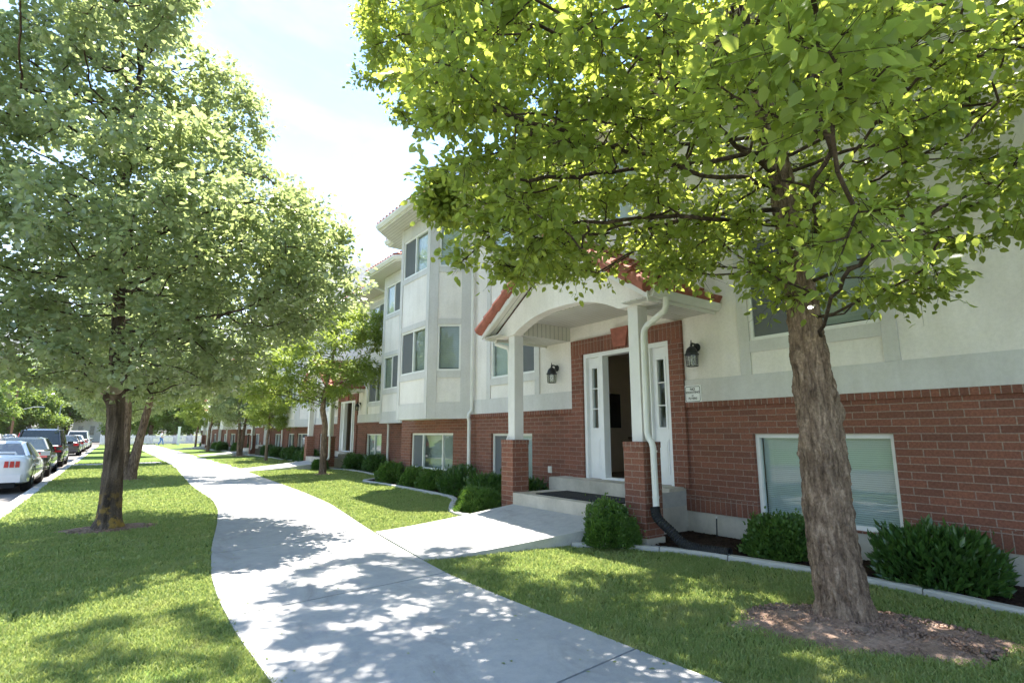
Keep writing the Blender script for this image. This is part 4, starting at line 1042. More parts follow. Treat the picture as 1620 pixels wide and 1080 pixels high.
    for (y0, y1) in ((-HR, H),):
        mt.add(*tiles((-.70, y0, E0), (-.70, y1, E0), (6, y0, E0 + sl * 6.7), (6, y1, E0 + sl * 6.7), row=.5))
        m = MB(); m.quad((6, y0, E0 + sl * 6.7), (6, y1, E0 + sl * 6.7), (12.7, y1, E0), (12.7, y0, E0)); m.build('rear_roof', 'terracotta', root, z=ZO)
    mt.build('roof', 'terracotta', root, z=ZO)
    for s in (-1, 1):
        e = sh if s < 0 else 0; mb = MB(); A, B = (.75, s * (6.1 + e), E0 + .02 + .6 * 2.05), (.75, s * (6.5 + e), E0 + .02 + .6 * 2.05)
        c = [(-.70, s * (4.36 + e), E0), (-1.38, s * (5.08 + e), E0), (-1.38, s * (7.52 + e), E0), (-.70, s * (8.18 + e), E0)]
        mb.add(*tiles(c[0], c[1], A, A)); mb.add(*tiles(c[1], c[2], A, B)); mb.add(*tiles(c[2], c[3], B, B))
        mb.build('bay_roof', 'terracotta', root, smooth=False, z=ZO)
    # downspouts at the bays
    for s in ((-1, 1) if sh == 0 else (1,)):
        m = MB(); y = s * 4.62
        pts = [(-.74, s * 4.32, 5.56), (-.74, s * 4.33, 5.46), (-.66, s * 4.36, 5.38), (-.14, y, 5.16), (-.075, y, 5.08), (-.072, y, .60), (-.08, y, .52), (-.13, y + s * .02, .46), (-.15, y + s * .02, .38), (-.125, y + s * .02, .28), (-.12, y + s * .02, -1.05)]
        m.tube(pts, .042, 8); m.build('downspout', 'gutter', root, z=ZO)
    # door surround
    m = MB(); px = -.05
    m.box(px, .18, .94, 1.225, -.76, 1.40); m.box(px, .18, -1.185, -.94, -.76, 1.40)
    m.build_each('door_surround', 'brick', root, z=ZO)
    m = MB(); m.box(px - .003, .18, -1.185, 1.225, 1.402, 1.67); m.build('door_lintel', 'brick_soldier', root, z=ZO)
    m = MB(); m.add([(x, y, z) for x in (px - .045, px - .001) for y, z in ((-.13, 1.43), (.13, 1.43), (.19, 1.75), (-.19, 1.75))], [(0, 1, 2, 3), (7, 6, 5, 4), (0, 4, 5, 1), (1, 5, 6, 2), (2, 6, 7, 3), (3, 7, 4, 0)])
    m.build('keystone', 'terracotta', root, z=ZO)
    # door frame and sidelights
    m = MB(); x0, x1 = -.02, .13
    m.box(x0, x1, -.93, .93, 1.33, 1.405); m.box(x0, x1, .87, .93, -.75, 1.33); m.box(x0, x1, -.93, -.87, -.75, 1.33)
    for s in (-1, 1):
        a, b = sorted((s * .47, s * .56)); m.box(x0 + .005, x1, a, b, -.75, 1.33)
    m.box(x0 + .02, x1, -.47, .47, -.75, -.715)
    m.build('door_frame', 'whitepaint', root, z=ZO)
    for s in (-1, 1):
        c = s * .715; m = MB(); w2 = .155
        m.wall((.055, c, 0), FU, FN, .045, -w2, w2, -.75, 1.33, [(-.065, .065, .10, 1.14)])
        # glazing surround and raised lower panel
        for a, b, z0, z1 in ((-.10, -.066, .066, 1.174), (.066, .10, .066, 1.174), (-.066, .066, 1.141, 1.174), (-.066, .066, .066, .099)): m.box(.035, .054, c + a, c + b, z0, z1)
        for z in (.43, .78): m.box(.04, .075, c - .064, c + .064, z - .008, z + .008)
        m.box(.043, .054, c - .09, c + .09, -.60, -.08); m.box(.036, .042, c - .065, c + .065, -.565, -.115)
        sd = m.build('sidelight', 'whitepaint', root, z=ZO)
        g = MB(); g.box(.078, .084, c - .065, c + .065, .10, 1.14); g.build('pane', 'glass', sd, z=ZO)
    m = MB(); m.box(.14, 1.02, -.455, -.415, -.71, 1.32)
    for z0, z1 in ((-.6, -.1), (.0, .55), (.65, 1.2)):
        for a in (.24, .62): m.box(a, a + .28, -.414, -.402, z0, z1)
    dr = m.build('door', 'whitepaint', root, z=ZO)
    m = MB(); m.lathe([(0, 0), (.028, .01), (.03, .03), (.012, .04), (.012, .06)], (0, 0, 0), 10)
    m.v = [(.95 + a, -.40 + c, .22 + b) for a, b, c in m.v]; m.build('door_knob', 'steel_dark', dr, z=ZO)
    # entrance hall
    m = MB(); a, b, c, d = .2, 3.2, -1.3, 1.62
    m.quad((a, d, -.75), (b, d, -.75), (b, d, 1.6), (a, d, 1.6)); m.quad((b, c, -.75), (b, d, -.75), (b, d, 1.6), (b, c, 1.6)); m.quad((a, c, -.75), (b, c, -.75), (b, c, 1.6), (a, c, 1.6)); m.quad((a, c, 1.6), (b, c, 1.6), (b, d, 1.6), (a, d, 1.6))
    hall = m.build('entrance_hall', 'foyer', root, z=ZO)
    m = MB(); m.quad((a, c, -.745), (b, c, -.745), (b, d, -.745), (a, d, -.745)); m.build('hall_floor', 'foyer_floor', hall, z=ZO)
    m = MB(); m.box(1.12, 1.62, 1.585, 1.615, .12, .80); m.build('framed_picture', 'picture', hall, z=ZO)
    m = MB(); m.tube([(1.75, 1.52, -.08), (2.1, 1.52, -.1), (3.0, 1.52, -.45)], .022, 8); m.build('handrail', 'wood_pole', hall, z=ZO)
    # step and landing
    m = MB(); m.box(-.38, -.001 + .02, -1.10, 1.50, -1.3, -.75); m.build('step', 'concrete_step', root, z=ZO)
    m = MB(); m.box(-1.30, -.015, -1.098, 1.33, -1.6, -.95); ld = m.build('landing', 'concrete_step', root, z=ZO)
    m = MB(); m.box(-.93, -.40, -1.101, -1.05, -.99 + .02, -.952); 
    m = MB(); m.box(-.72, -.02, -1.112, -1.0988, -1.00, -.80); m.build('vent_panel', 'kerb', ld, z=ZO)
    # porch: pillars, posts, gable, roof
    for (y0, y1) in ((1.33, 1.66), (-1.45, -1.12)):
        m = MB(); m.box(-1.30, -.97, y0, y1, -1.27, -.175); pl = m.build('pillar', 'brick', root, z=ZO)
        m = MB(); m.box(-1.306, -.964, y0 - .006, y1 + .006, -.173, -.10); m.build('pillar_cap', 'brick_soldier', pl, z=ZO)
        m = MB(); m.box(-1.31, -.96, y0 - .01, y1 + .01, -1.6, -1.272); m.build('pillar_base', 'concrete_step', pl, z=ZO)
        yc = (y0 + y1) / 2 - (.04 if y0 > 0 else .02)
        m = MB(); m.box(-1.235, -1.045, yc - .085, yc + .085, -.098, 1.69); m.build('post', 'postwhite', root, z=ZO)
    yc = .12; m = MB(); n = 40; hw = 1.74
    ys = np.linspace(-hw, hw, n + 1); xa, xb = -1.28, -1.10
    top = lambda y: 1.70 + (1.78 - abs(y)) * .63 + .03
    bot = lambda y: 1.69 if abs(y) > 1.22 else 1.69 + .27 * (1 - (abs(y) / 1.22) ** 2.4)
    for i in range(n):
        a, b = ys[i], ys[i + 1]; A, B = yc + a, yc + b
        m.add([(xa, A, bot(a)), (xa, B, bot(b)), (xa, B, top(b)), (xa, A, top(a)), (xb, A, bot(a)), (xb, B, bot(b)), (xb, B, top(b)), (xb, A, top(a))], [(3, 2, 1, 0), (4, 5, 6, 7), (0, 1, 5, 4)])
    m.add([(xa, yc - hw, bot(hw)), (xb, yc - hw, bot(hw)), (xb, yc - hw, top(hw)), (xa, yc - hw, top(hw))], [(0, 1, 2, 3)])
    m.build('gable_panel', 'stucco', root, z=ZO)
    m = MB()
    m.box(-1.10, -.002, yc + 1.17, yc + 1.42, 1.695, 1.96); m.box(-1.10, -.002, yc - 1.42, yc - 1.17, 1.695, 1.96)
    m.build_each('porch_beam', 'soffit', root, z=ZO); m = MB(); m.box(-1.095, -.002, yc - 1.17, yc + 1.17, 1.945, 1.965)
    m.build('porch_ceiling', 'soffit', root, z=ZO); m = MB()
    for s in (-1, 1):
        a, b = sorted((yc + s * 1.421, yc + s * 1.86)); m.box(-1.45, -.002, a, b, 1.70, 1.712)
    # raked soffit in front of the gable panel
    for s in (-1, 1):
        y0, y1 = yc + s * 1.86, yc; z0, z1 = 1.715, 1.715 + 1.86 * .63
        m.add([(-1.47, y0, z0), (-1.281, y0, z0), (-1.281, y1, z1), (-1.47, y1, z1)], [(0, 1, 2, 3)])
    m.build_each('porch_soffit', 'soffit', root, z=ZO)
    m = MB()
    for s in (-1, 1):      # rake boards
        y0, y1 = yc + s * 1.90, yc; z0, z1 = 1.68, 1.68 + 1.90 * .63
        v = [(x, y, z) for x in (-1.50, -1.472) for (y, z) in ((y0, z0), (y1, z1), (y1, z1 + .17), (y0, z0 + .13))]
        m.add(v, [(0, 1, 2, 3), (7, 6, 5, 4), (0, 4, 5, 1), (3, 2, 6, 7), (0, 3, 7, 4)])
    m.build_each('rake_board', 'whitepaint', root, z=ZO)
    m = MB()
    for s in (-1, 1):
        y0 = yc + s * 1.90; z0 = 1.83; ze = z0 + 1.9 * .63
        vs, fs = tiles((-1.53, y0 + s * .04, z0 - .0252), (-.003, y0 + s * .04, z0 - .0252), (-1.53, yc, ze), (-.003, yc, ze), pitch=.2, row=.34, amp=.05, thick=.05); m.add(vs, fs)
    # ridge and rake caps: overlapping half barrels
    for k in range(5):
        x = -1.55 + k * .33; m.tube([(x, yc, ze + .03), (x + .36, yc, ze + .01)], [.11, .085], 12)
    for s in (-1, 1):
        for k in range(7):
            t0 = k / 7; t1 = (k + 1.12) / 7; A = Vector((-1.52, yc + s * 1.94, z0 + .0)); B = Vector((-1.52, yc, ze + .02)); m.tube([A.lerp(B, t0), A.lerp(B, min(1, t1))], [.10, .075], 12)
    m.build('porch_roof', 'terracotta', root, z=ZO)
    m = MB()
    for s in (-1, 1):
        y = yc + s * 1.87; pr = [(0, 0), (.06, .0), (.095, .05), (.10, .10), (.085, .105), (0, .09)]
        m.sweep([(-s * a if False else (a if s < 0 else -a), z) for a, z in pr][::1 if s < 0 else -1], [(-.004, y, 1.70), (-1.44, y, 1.70)] if s < 0 else [(-.004, y, 1.70), (-1.44, y, 1.70)])
        a, b = sorted((y - s * .0, y - s * .02)); m.box(-1.45, -.003, a, b, 1.66, 1.82)
    m.build_each('porch_gutter', 'gutter', root, z=ZO)
    # porch downspout beside the right post
    m = MB()
    pts = [(-1.20, -1.83, 1.72), (-1.20, -1.83, 1.60), (-1.20, -1.80, 1.54), (-1.205, -1.52, 1.40), (-1.21, -1.47, 1.34), (-1.21, -1.455, 1.26), (-1.21, -1.45, .02), (-1.215, -1.47, -.05), (-1.23, -1.53, -.10), (-1.23, -1.55, -.17), (-1.22, -1.55, -.86), (-1.24, -1.57, -.95), (-1.29, -1.60, -1.0)]
    m.tube(pts, .040, 10)
    m.tube([(-1.22, -1.55, -.20), (-1.22, -1.55, -.225)], .044, 10); m.tube([(-1.22, -1.55, -.76), (-1.22, -1.55, -.785)], .044, 10); m.tube([(-1.21, -1.45, .55), (-1.21, -1.45, .53)], .044, 10)
    m.build('downspout', 'gutter', root, z=ZO)
    m = MB(); m.tube([(-1.2, 1.99, 1.72), (-1.2, 1.98, 1.62), (-1.12, 1.72, 1.52), (-1.1, 1.70, 1.42), (-1.08, 1.70, .02), (-1.1, 1.74, -.10), (-1.1, 1.74, -1.2)], .038, 10)
    m.build('downspout', 'gutter', root, z=ZO)
    m = MB(); m.box(-.018, -.001, 1.86, 1.96, -.72, -.60); m.box(-.03, -.018, 1.875, 1.945, -.70, -.63); m.build('outlet_box', 'ivory', root, z=ZO)
    return root
labs = ['nearest brick and white stucco apartment section with large bay window and arched entrance porch',
        'second apartment section, set back behind the first, its porch half hidden by a small tree',
        'third apartment section far down the walk beyond the second porch', 'fourth and farthest apartment section at the end of the row']
sec1 = make_section(1.6); sec = make_section()
for i, (D, Yc) in enumerate(UD):
    c = sec1 if i == 0 else sec if i == 1 else copy_tree(sec)
    c.location = (D, Yc, GZ); tag(c, labs[i], 'building', 'attached apartment sections in a stepped row')

# ------------------------------------------------------------------ things on and by the facade
def lantern():
    root = empty('wall_lantern', (0, 0, 0))
    m = MB(); m.lathe([(0, 0), (.055, 0), (.062, .012), (.05, .025), (.02, .03)], (0, 0, 0), 18); m.v = [(-c, a, .10 + b) for a, b, c in m.v]
    m.tube([(-.02, 0, .10), (-.06, 0, .145), (-.11, 0, .15), (-.14, 0, .12), (-.14, 0, .09)], .014, 8); m.build('wall_bracket', 'steel_dark', root)
    m = MB(); n = 6; c = (-.14, 0, 0)
    m.lathe([(0, .20), (.006, .19), (.012, .14), (.022, .125), (.012, .115), (.03, .10), (.062, .075), (.082, .03), (.086, .0), (.10, -.005), (.10, -.02), (.02, -.02)], c, 18)
    m.build('lantern_roof', 'steel_dark', root)
    m = MB()
    pt = lambda k, r_, z: (c[0] + r_ * math.cos(math.pi / 3 * k + .3), r_ * math.sin(math.pi / 3 * k + .3), z)
    for k in range(6):
        m.tube([pt(k, .088, -.02), pt(k, .078, -.18)], .005, 5); m.tube([pt(k, .078, -.18), pt(k + 1, .078, -.18)], .006, 5); m.tube([pt(k, .088, -.025), pt(k + 1, .088, -.025)], .005, 5)
        # a diamond of wire on each pane
        a, b = Vector(pt(k, .083, -.1)), Vector(pt(k + 1, .083, -.1)); mid = (a + b) / 2
        for z0, z1 in ((-.04, -.10), (-.10, -.16)):
            u = (b - a) * .22
            q = [Vector((mid.x, mid.y, z0)), mid + u + Vector((0, 0, (z0 + z1) / 2 + .1)), Vector((mid.x, mid.y, z1)), mid - u + Vector((0, 0, (z0 + z1) / 2 + .1))]
            for i in range(4): m.tube([q[i], q[(i + 1) % 4]], .0022, 4)
    m.build('cage', 'steel_dark', root)
    m = MB()
    for k in range(6): m.quad(pt(k, .084, -.025), pt(k + 1, .084, -.025), pt(k + 1, .075, -.178), pt(k, .075, -.178))
    m.build('glass_panes', 'lamp_glass', root)
    m = MB(); m.lathe([(0, -.02), (.012, -.03), (.014, -.07), (.02, -.09), (.022, -.11), (.012, -.135), (0, -.14)], c, 10); m.build('bulb', 'ivory', root, smooth=True)
    return root
ln = lantern(); k = 0
lab2 = [('black lantern on the stucco right of the nearest door, above the notice', 'black lantern on the stucco between the nearest door and the left porch window'),
        ('black lantern right of the second entrance door', 'black lantern left of the second entrance door'),
        ('black lantern right of the third entrance door', 'black lantern left of the third entrance door')]
for i, (D, Yc) in enumerate(UD[:3]):
    for j, dy in enumerate((-1.42, 1.67)):
        c = ln if k == 0 else copy_tree(ln); k += 1
        c.location = (D - .002, Yc + dy, 1.13); tag(c, lab2[i][j], 'lantern', 'wall lanterns beside the entrances')

# notice
def text_mesh(body, size, name, mat, parent, y, z, x=-.008):
    cu = bpy.data.curves.new(name, 'FONT'); cu.body = body; cu.size = size; cu.align_x = 'CENTER'; cu.align_y = 'CENTER'; cu.extrude = .0006; cu.resolution_u = 4; cu.offset = .0006
    tmp = bpy.data.objects.new('tmp', cu); COL.objects.link(tmp); bpy.context.view_layer.update()
    me = bpy.data.meshes.new_from_object(tmp); bpy.data.objects.remove(tmp)
    me.materials.clear(); me.materials.append(M[mat])
    o = bpy.data.objects.new(name, me); COL.objects.link(o); o.parent = parent; o.location = (x, y, z); o.rotation_euler = (math.pi / 2, 0, -math.pi / 2)
    return o
sg = empty('notice_sign', (6.676, 4.73, .565)); tag(sg, 'small white notice plate with black border reading NO SOLICITING or FLYERS, right of the door', 'sign')
m = MB(); m.box(-.004, 0, -.14, .14, -.125, .125); m.build('plate', 'whitepaint', sg)
m = MB(); 
def rrect(w, h, r_, n=6):
    out = []
    for cx, cyy, a0 in ((w - r_, h - r_, 0), (-w + r_, h - r_, 90), (-w + r_, -h + r_, 180), (w - r_, -h + r_, 270)):
        for i in range(n + 1):
            a = R(a0 + 90 * i / n); out.append((cx + r_ * math.cos(a), cyy + r_ * math.sin(a)))
    return out
A_, B_ = rrect(.124, .109, .025), rrect(.117, .102, .02); n = len(A_)
m.add([(-.0055, a, b) for a, b in A_] + [(-.0055, a, b) for a, b in B_], [(i, (i + 1) % n, n + (i + 1) % n, n + i) for i in range(n)]); m.build('border', 'steel_dark', sg)
text_mesh('NO', .052, 'lettering', 'steel_dark', sg, 0, .068); text_mesh('SOLICITING', .044, 'lettering', 'steel_dark', sg, 0, .022)
text_mesh('or', .034, 'lettering', 'steel_dark', sg, 0, -.022); text_mesh('FLYERS', .046, 'lettering', 'steel_dark', sg, 0, -.064)

m = MB(); m.box(5.56, 6.24, 5.30, 6.98, -.949, -.935)
tag(m.build('door_mat', 'mat_black'), 'black rubber mat on the concrete landing of the nearest porch', 'door mat')
m = MB(); m.box(6.96, 7.64, 22.4, 24.08, -.949, -.935)
tag(m.build('door_mat', 'mat_black'), 'black mat on the landing of the second porch', 'door mat')
# corrugated drain hose
def hose(pts, name, label):
    P = [Vector(p) for p in pts]; q = []
    n = 120
    for i in range(n + 1):
        t = i / n * (len(P) - 1); k = min(int(t), len(P) - 2); u = t - k
        p0, p1, p2, p3 = P[max(k - 1, 0)], P[k], P[k + 1], P[min(k + 2, len(P) - 1)]
        q.append(.5 * ((2 * p1) + (p2 - p0) * u + (2 * p0 - 5 * p1 + 4 * p2 - p3) * u * u + (3 * p1 - p0 - 3 * p2 + p3) * u ** 3))
    r_ = [.056 if (i % 3) else .063 for i in range(n + 1)]
    m = MB(); m.tube(q, r_, 16, caps=False); m.tube(q[::-1], [x - .008 for x in r_[::-1]], 16, caps=False)
    tag(m.build(name, 'rubber', smooth=False), label, 'drain pipe')
hose([(5.41, 4.46, -.88), (5.40, 4.42, -1.0), (5.46, 4.28, -1.14), (5.50, 4.14, -1.26), (5.56, 3.98, -1.305), (5.60, 3.80, -1.305), (5.62, 3.62, -1.30)], 'drain_hose', 'black corrugated drain hose curving from the nearest downspout onto the mulch')
# short mulch-bed stakes
for i, (x, y, lab) in enumerate([(6.58, 4.42, 'thin black stake with a white tip by the foundation right of the landing'), (6.42, 1.33, 'thin black stake with a white tip right of the large laurel')]):
    rt = empty('marker_stake', (x, y, GZ + .03)); tag(rt, lab, 'stake', 'black stakes with white tips in the bed')
    m = MB(); m.tube([(0, 0, -.03), (.02, .0, .26)], .009, 8); m.build('rod', 'steel_dark', rt)
    m = MB(); m.tube([(.02, 0, .26), (.022, 0, .285)], .011, 8); m.build('tip', 'ivory', rt)

# ------------------------------------------------------------------ cars (local: rear bumper at y=0, nose towards +y, wheels on z=0)
def car(paint, kind='coupe', L=4.6, W=1.83, H=1.35, lights='bars', label='', loc=(0, 0, 0), rz=0, group='cars parked along the kerb'):
    root = empty('parked_car', loc, rz); tag(root, label, 'car', group)
    w = W / 2; suv = kind in ('suv', 'van'); belt = .88 if not suv else 1.02; hood = .80 if not suv else 1.0; deck = .98 if kind == 'coupe' else 1.0 if not suv else 1.05
    secs = [(0.0, .86, .36, deck - .14), (.03, .92, .30, deck - .07), (.12, .96, .27, deck - .02), (.45, .985, .22, deck), (1.0, 1.0, .19, belt + .06), (L * .5, 1.0, .18, belt), (L - 1.35, 1.0, .19, belt - .02),
            (L - .9, .985, .2, hood), (L - .35, .93, .24, hood - .10), (L - .08, .84, .3, hood - .22), (L, .70, .38, hood - .34)]
    m = MB(); n = 18; rings = []
    for (y, ws, zb, zt) in secs:
        ww = w * ws; zm = (zb + zt) / 2
        half = [(0, zb), (ww * .8, zb), (ww * .96, zb + .05), (ww, zb + (zt - zb) * .35), (ww * .995, zb + (zt - zb) * .6), (ww * .96, zt - .10), (ww * .90, zt - .03), (ww * .78, zt), (ww * .4, zt + .015), (0, zt + .02)]
        ring = half + [(-x, z) for x, z in half[-2:0:-1]]
        rings.append([(x, y, z) for x, z in ring])
    k = len(rings[0]); vs = [p for r_ in rings for p in r_]; fs = []
    for i in range(len(rings) - 1):
        for j in range(k): fs.append((i * k + j, i * k + (j + 1) % k, (i + 1) * k + (j + 1) % k, (i + 1) * k + j))
    fs += [tuple(range(k))[::-1], tuple(range((len(rings) - 1) * k, len(rings) * k))]
    m.add(vs, fs); body = m.build('body', paint, root, smooth=True)
    # greenhouse
    if kind == 'coupe': yb0, yb1, yt0, yt1 = .62, 3.25, 1.38, 2.45
    elif kind == 'sedan': yb0, yb1, yt0, yt1 = .60, 3.35, 1.25, 2.55
    else: yb0, yb1, yt0, yt1 = .12, 3.45, .42, 2.70
    bl = belt - .01; wt = .62 if not suv else .72; wb = .86
    B = [(-w * wb, yb0, deck - .04), (w * wb, yb0, deck - .04), (w * (wb + .04), (yb0 + yb1) / 2, bl), (w * wb, yb1, bl), (-w * wb, yb1, bl), (-w * (wb + .04), (yb0 + yb1) / 2, bl)]
    T_ = [(-w * wt, yt0, H - .07), (w * wt, yt0, H - .07), (w * (wt + .04), (yt0 + yt1) / 2, H - .04), (w * wt, yt1, H - .07), (-w * wt, yt1, H - .07), (-w * (wt + .04), (yt0 + yt1) / 2, H - .04)]
    m = MB(); m.add(B + T_, [(i, (i + 1) % 6, 6 + (i + 1) % 6, 6 + i) for i in range(6)]); m.build('windows', 'car_glass', root)
    m = MB(); R2 = [(x * .72, yt0 * .0 + (y * .86 + (yt0 + yt1) / 2 * .14), H) for x, y, z in T_]; Tl = [(x * 1.02, y, z - .01) for x, y, z in T_]
    m.add(Tl + R2, [(i, (i + 1) % 6, 6 + (i + 1) % 6, 6 + i) for i in range(6)] + [(6, 7, 8, 9, 10, 11)])
    m.build('roof', paint, root, smooth=True)
    m = MB()
    for i in (0, 1, 2, 3, 4, 5):
        a, b = Vector(B[i]), Vector(T_[i]); m.tube([a * 1.0, b], [.05 if i in (0, 1) else .032] * 2, 6)
    if kind == 'coupe':   # thick rear quarter
        for s in (0, 1):
            sx = -1 if s == 0 else 1
            m.add([(sx * w * (wb + .005), yb0, deck - .05), (sx * w * (wb + .035), yb0 + .75, bl), (sx * w * (wt + .035), yt0 + .35, H - .06), (sx * w * (wt + .01), yt0, H - .065)], [(0, 1, 2, 3), (3, 2, 1, 0)])
    m.build_each('window_pillar', paint, root)
    if kind == 'suv':
        m = MB()
        for s in (-1, 1): m.tube([(s * w * .62, .6, H + .02), (s * w * .62, .7, H + .06), (s * w * .62, 2.4, H + .06), (s * w * .62, 2.5, H + .01)], .018, 6)
        m.build_each('roof_rail', 'steel_dark', root)
    # wheels
    for y in (.95, L - .92):
        for s in (-1, 1):
            m = MB(); m.lathe([(.19, -.11), (.30, -.11), (.325, -.08), (.325, .08), (.30, .11), (.19, .11)], (0, 0, 0), 26)
            xc = s * (w - .115); m.v = [(xc + c * 1.0, y + a, .325 + b) for a, b, c in m.v]; wh = m.build('wheel', 'tyre', root, smooth=False)
            m = MB(); m.lathe([(.205, .09), (.19, .06), (.06, .075), (0, .08)], (0, 0, 0), 20)
            for q in range(5):
                a = q * 2 * math.pi / 5; m.add([(.05 * math.cos(a + .8), .05 * math.sin(a + .8), .085), (.19 * math.cos(a + .16), .19 * math.sin(a + .16), .095), (.19 * math.cos(a - .16), .19 * math.sin(a - .16), .095), (.05 * math.cos(a - .8), .05 * math.sin(a - .8), .085)], [(0, 1, 2, 3)])
            m.v = [(xc + s * (c + .0), y + a, .325 + b) for a, b, c in m.v]; m.build('rim', 'galv', wh)
            # dark wheel arch
            m = MB(); na = 16; vs = [(s * (w + .004), y + r_ * math.cos(math.pi * i / na), .325 + r_ * math.sin(math.pi * i / na)) for r_ in (.31, .375) for i in range(na + 1)]
            m.add(vs, [(i, i + 1, na + 2 + i, na + 1 + i) for i in range(na)]); m.build('wheel_arch', 'tyre', root)
    # rear details
    zl = deck - .22
    m = MB()
    for s in (-1, 1):
        if lights == 'bars':
            for q in range(3):
                x = s * w * (.47 + q * .12); y0 = -.022; m.add([(x - .045, y0, zl - .08), (x + .045, y0, zl - .08), (x + .038, y0, zl + .08), (x - .038, y0, zl + .08), (x - .045, .06, zl - .08), (x + .045, .06, zl - .08), (x + .038, .06, zl + .08), (x - .038, .06, zl + .08)], [(0, 1, 2, 3), (7, 6, 5, 4), (0, 4, 5, 1), (3, 2, 6, 7), (0, 3, 7, 4), (1, 5, 6, 2)])
        else:
            x0, x1 = (s * w * .60, s * w * .90); a, b = min(x0, x1), max(x0, x1)
            h = .10 if not suv else .17
            m.box(a, b, -.02, .16, zl - h * .7, zl + h)
    m.build_each('tail_light', 'lens_red', root)
    m = MB(); m.box(-.16, .16, -.018, .03, zl - .09, zl + .06); m.build('number_plate', 'plate', root)
    m = MB(); m.add([(x, y, z) for z in (.30, .50) for x, y in ((-w * .80, .0), (w * .80, .0), (w * .93, .18), (w * .955, .5), (-w * .955, .5), (-w * .93, .18))], [(0, 1, 7, 6), (1, 2, 8, 7), (2, 3, 9, 8), (4, 5, 11, 10), (5, 0, 6, 11), (6, 7, 8, 9, 10, 11), (5, 4, 3, 2, 1, 0)])
    m.v = [(x * 1.012, y - .03, z) for x, y, z in m.v]
    m.build('bumper', paint, root)
    m = MB(); m.box(-w * .7, w * .7, .02, L - .3, .16, .30); m.build('underbody', 'tyre', root)
    for s in (-1, 1):
        m = MB(); m.box(*sorted((s * w * .95, s * (w + .17))), yb1 - .62, yb1 - .50, belt + .02, belt + .15); m.build('side_mirror', paint, root)
    if kind == 'coupe':
        m = MB(); m.tube([(-w * .62, .20, deck + .03), (-w * .60, .22, deck + .08), (w * .60, .22, deck + .08), (w * .62, .20, deck + .03)], [.03, .03, .03, .03], 6); m.build('spoiler', paint, root)
    return root
SZ = -1.545
car('paint_white', 'coupe', 4.6, 1.83, 1.35, 'bars', 'white coupe with triple red tail light bars, nearest car at the kerb', (-2.62, 19.3, SZ))
car('paint_green', 'sedan', 4.7, 1.80, 1.42, 'block', 'dark green sedan parked directly in front of the white coupe', (-2.68, 25.7, SZ))
car('paint_black', 'suv', 4.7, 1.84, 1.78, 'block', 'black sport utility vehicle with roof rails ahead of the green sedan', (-2.75, 33.0, SZ))
car('paint_grey', 'sedan', 4.7, 1.82, 1.46, 'block', 'dark grey sedan ahead of the black sport utility vehicle', (-2.8, 49.5, SZ))
car('paint_silver', 'sedan', 4.6, 1.80, 1.45, 'block', 'silver sedan parked between the dark grey sedan and the white van', (-2.85, 59.0, SZ))
car('paint_white', 'van', 5.0, 1.95, 1.85, 'block', 'tall white van parked far along the kerb', (-2.95, 69.5, SZ))
car('paint_black', 'sedan', 4.6, 1.80, 1.45, 'block', 'small dark car, farthest at the kerb', (-2.95, 78.5, SZ))
G2 = 'cars parked across the street'
car('paint_silver', 'sedan', 4.6, 1.80, 1.45, 'block', 'silver grey car across the street at the far left', (-12.9, 98, SZ + .1), 0, G2)
car('paint_white', 'coupe', 4.5, 1.80, 1.38, 'block', 'white car across the street between the silver and the red one', (-12.2, 105, SZ + .1), 0, G2)
car('paint_red', 'suv', 4.7, 1.84, 1.72, 'block', 'red vehicle across the street', (-10.9, 110, SZ), 0, G2)
car('paint_red', 'sedan', 4.5, 1.80, 1.45, 'block', 'red car on the cross street beyond the end of the building', (10.2, 87.5, SZ), R(-78), 'cars on the cross street')

# ------------------------------------------------------------------ far things
fr = empty('white_fence', (0, 92.5, -1.45)); tag(fr, 'long white picket fence across the end of the walk', 'fence')
m = MB()
for i in range(110):
    x = -1.5 + i * .16; h = 1.25 if i % 11 else 1.4; m.box(x, x + .12, 0, .025, .05, h)
m.build('pickets', 'fencewhite', fr)
for z in (.3, 1.0):
    m = MB(); m.box(-1.5, 16.2, .03, .07, z, z + .08); m.build('rail', 'fencewhite', fr)
pl = empty('utility_pole', (-12.6, 111, -1.45)); tag(pl, 'brown wooden utility pole across the street carrying a lamp arm and wires', 'pole')
m = MB(); m.tube([(0, 0, 0), (0, 0, 9.5)], [.17, .11], 12); m.build('pole', 'wood_pole', pl)
m = MB(); m.box(-1.1, 1.1, -.06, .06, 8.7, 8.85); m.build('crossarm', 'wood_pole', pl)
m = MB(); m.tube([(.1, 0, 4.6), (.8, 0, 5.1), (2.0, 0, 5.5), (2.9, 0, 5.6)], .05, 8); m.build('lamp_arm', 'galv', pl)
m = MB(); m.box(2.8, 3.4, -.12, .12, 5.5, 5.65); m.build('lamp_head', 'galv', pl)
m = MB()
for x in (-1.0, 0, 1.0):
    pts = [(x, y, 8.9 - 1.1 * (1 - ((y + 0) / 30) ** 2) + (0 if True else 0)) for y in np.linspace(-30, 30, 13)]
    m.tube([(p[0], p[1], p[2]) for p in pts], .015, 4)
for z in (4.3, 4.0): m.tube([(0, y, z + 1.0 * (y / 30) ** 2 - 0) for y in np.linspace(-30, 30, 13)], .02, 4)
m.build_each('wire', 'steel_dark', pl)
pl2 = empty('street_lamp', (-4.6, 84.5, -1.55)); pl2.location = (-7.6, 116, -1.53); tag(pl2, 'slim grey street lamp standing at the far corner beyond the parked cars', 'street lamp')
m = MB(); m.tube([(0, 0, 0), (0, 0, 6.2)], [.11, .07], 10); m.build('pole', 'galv', pl2)
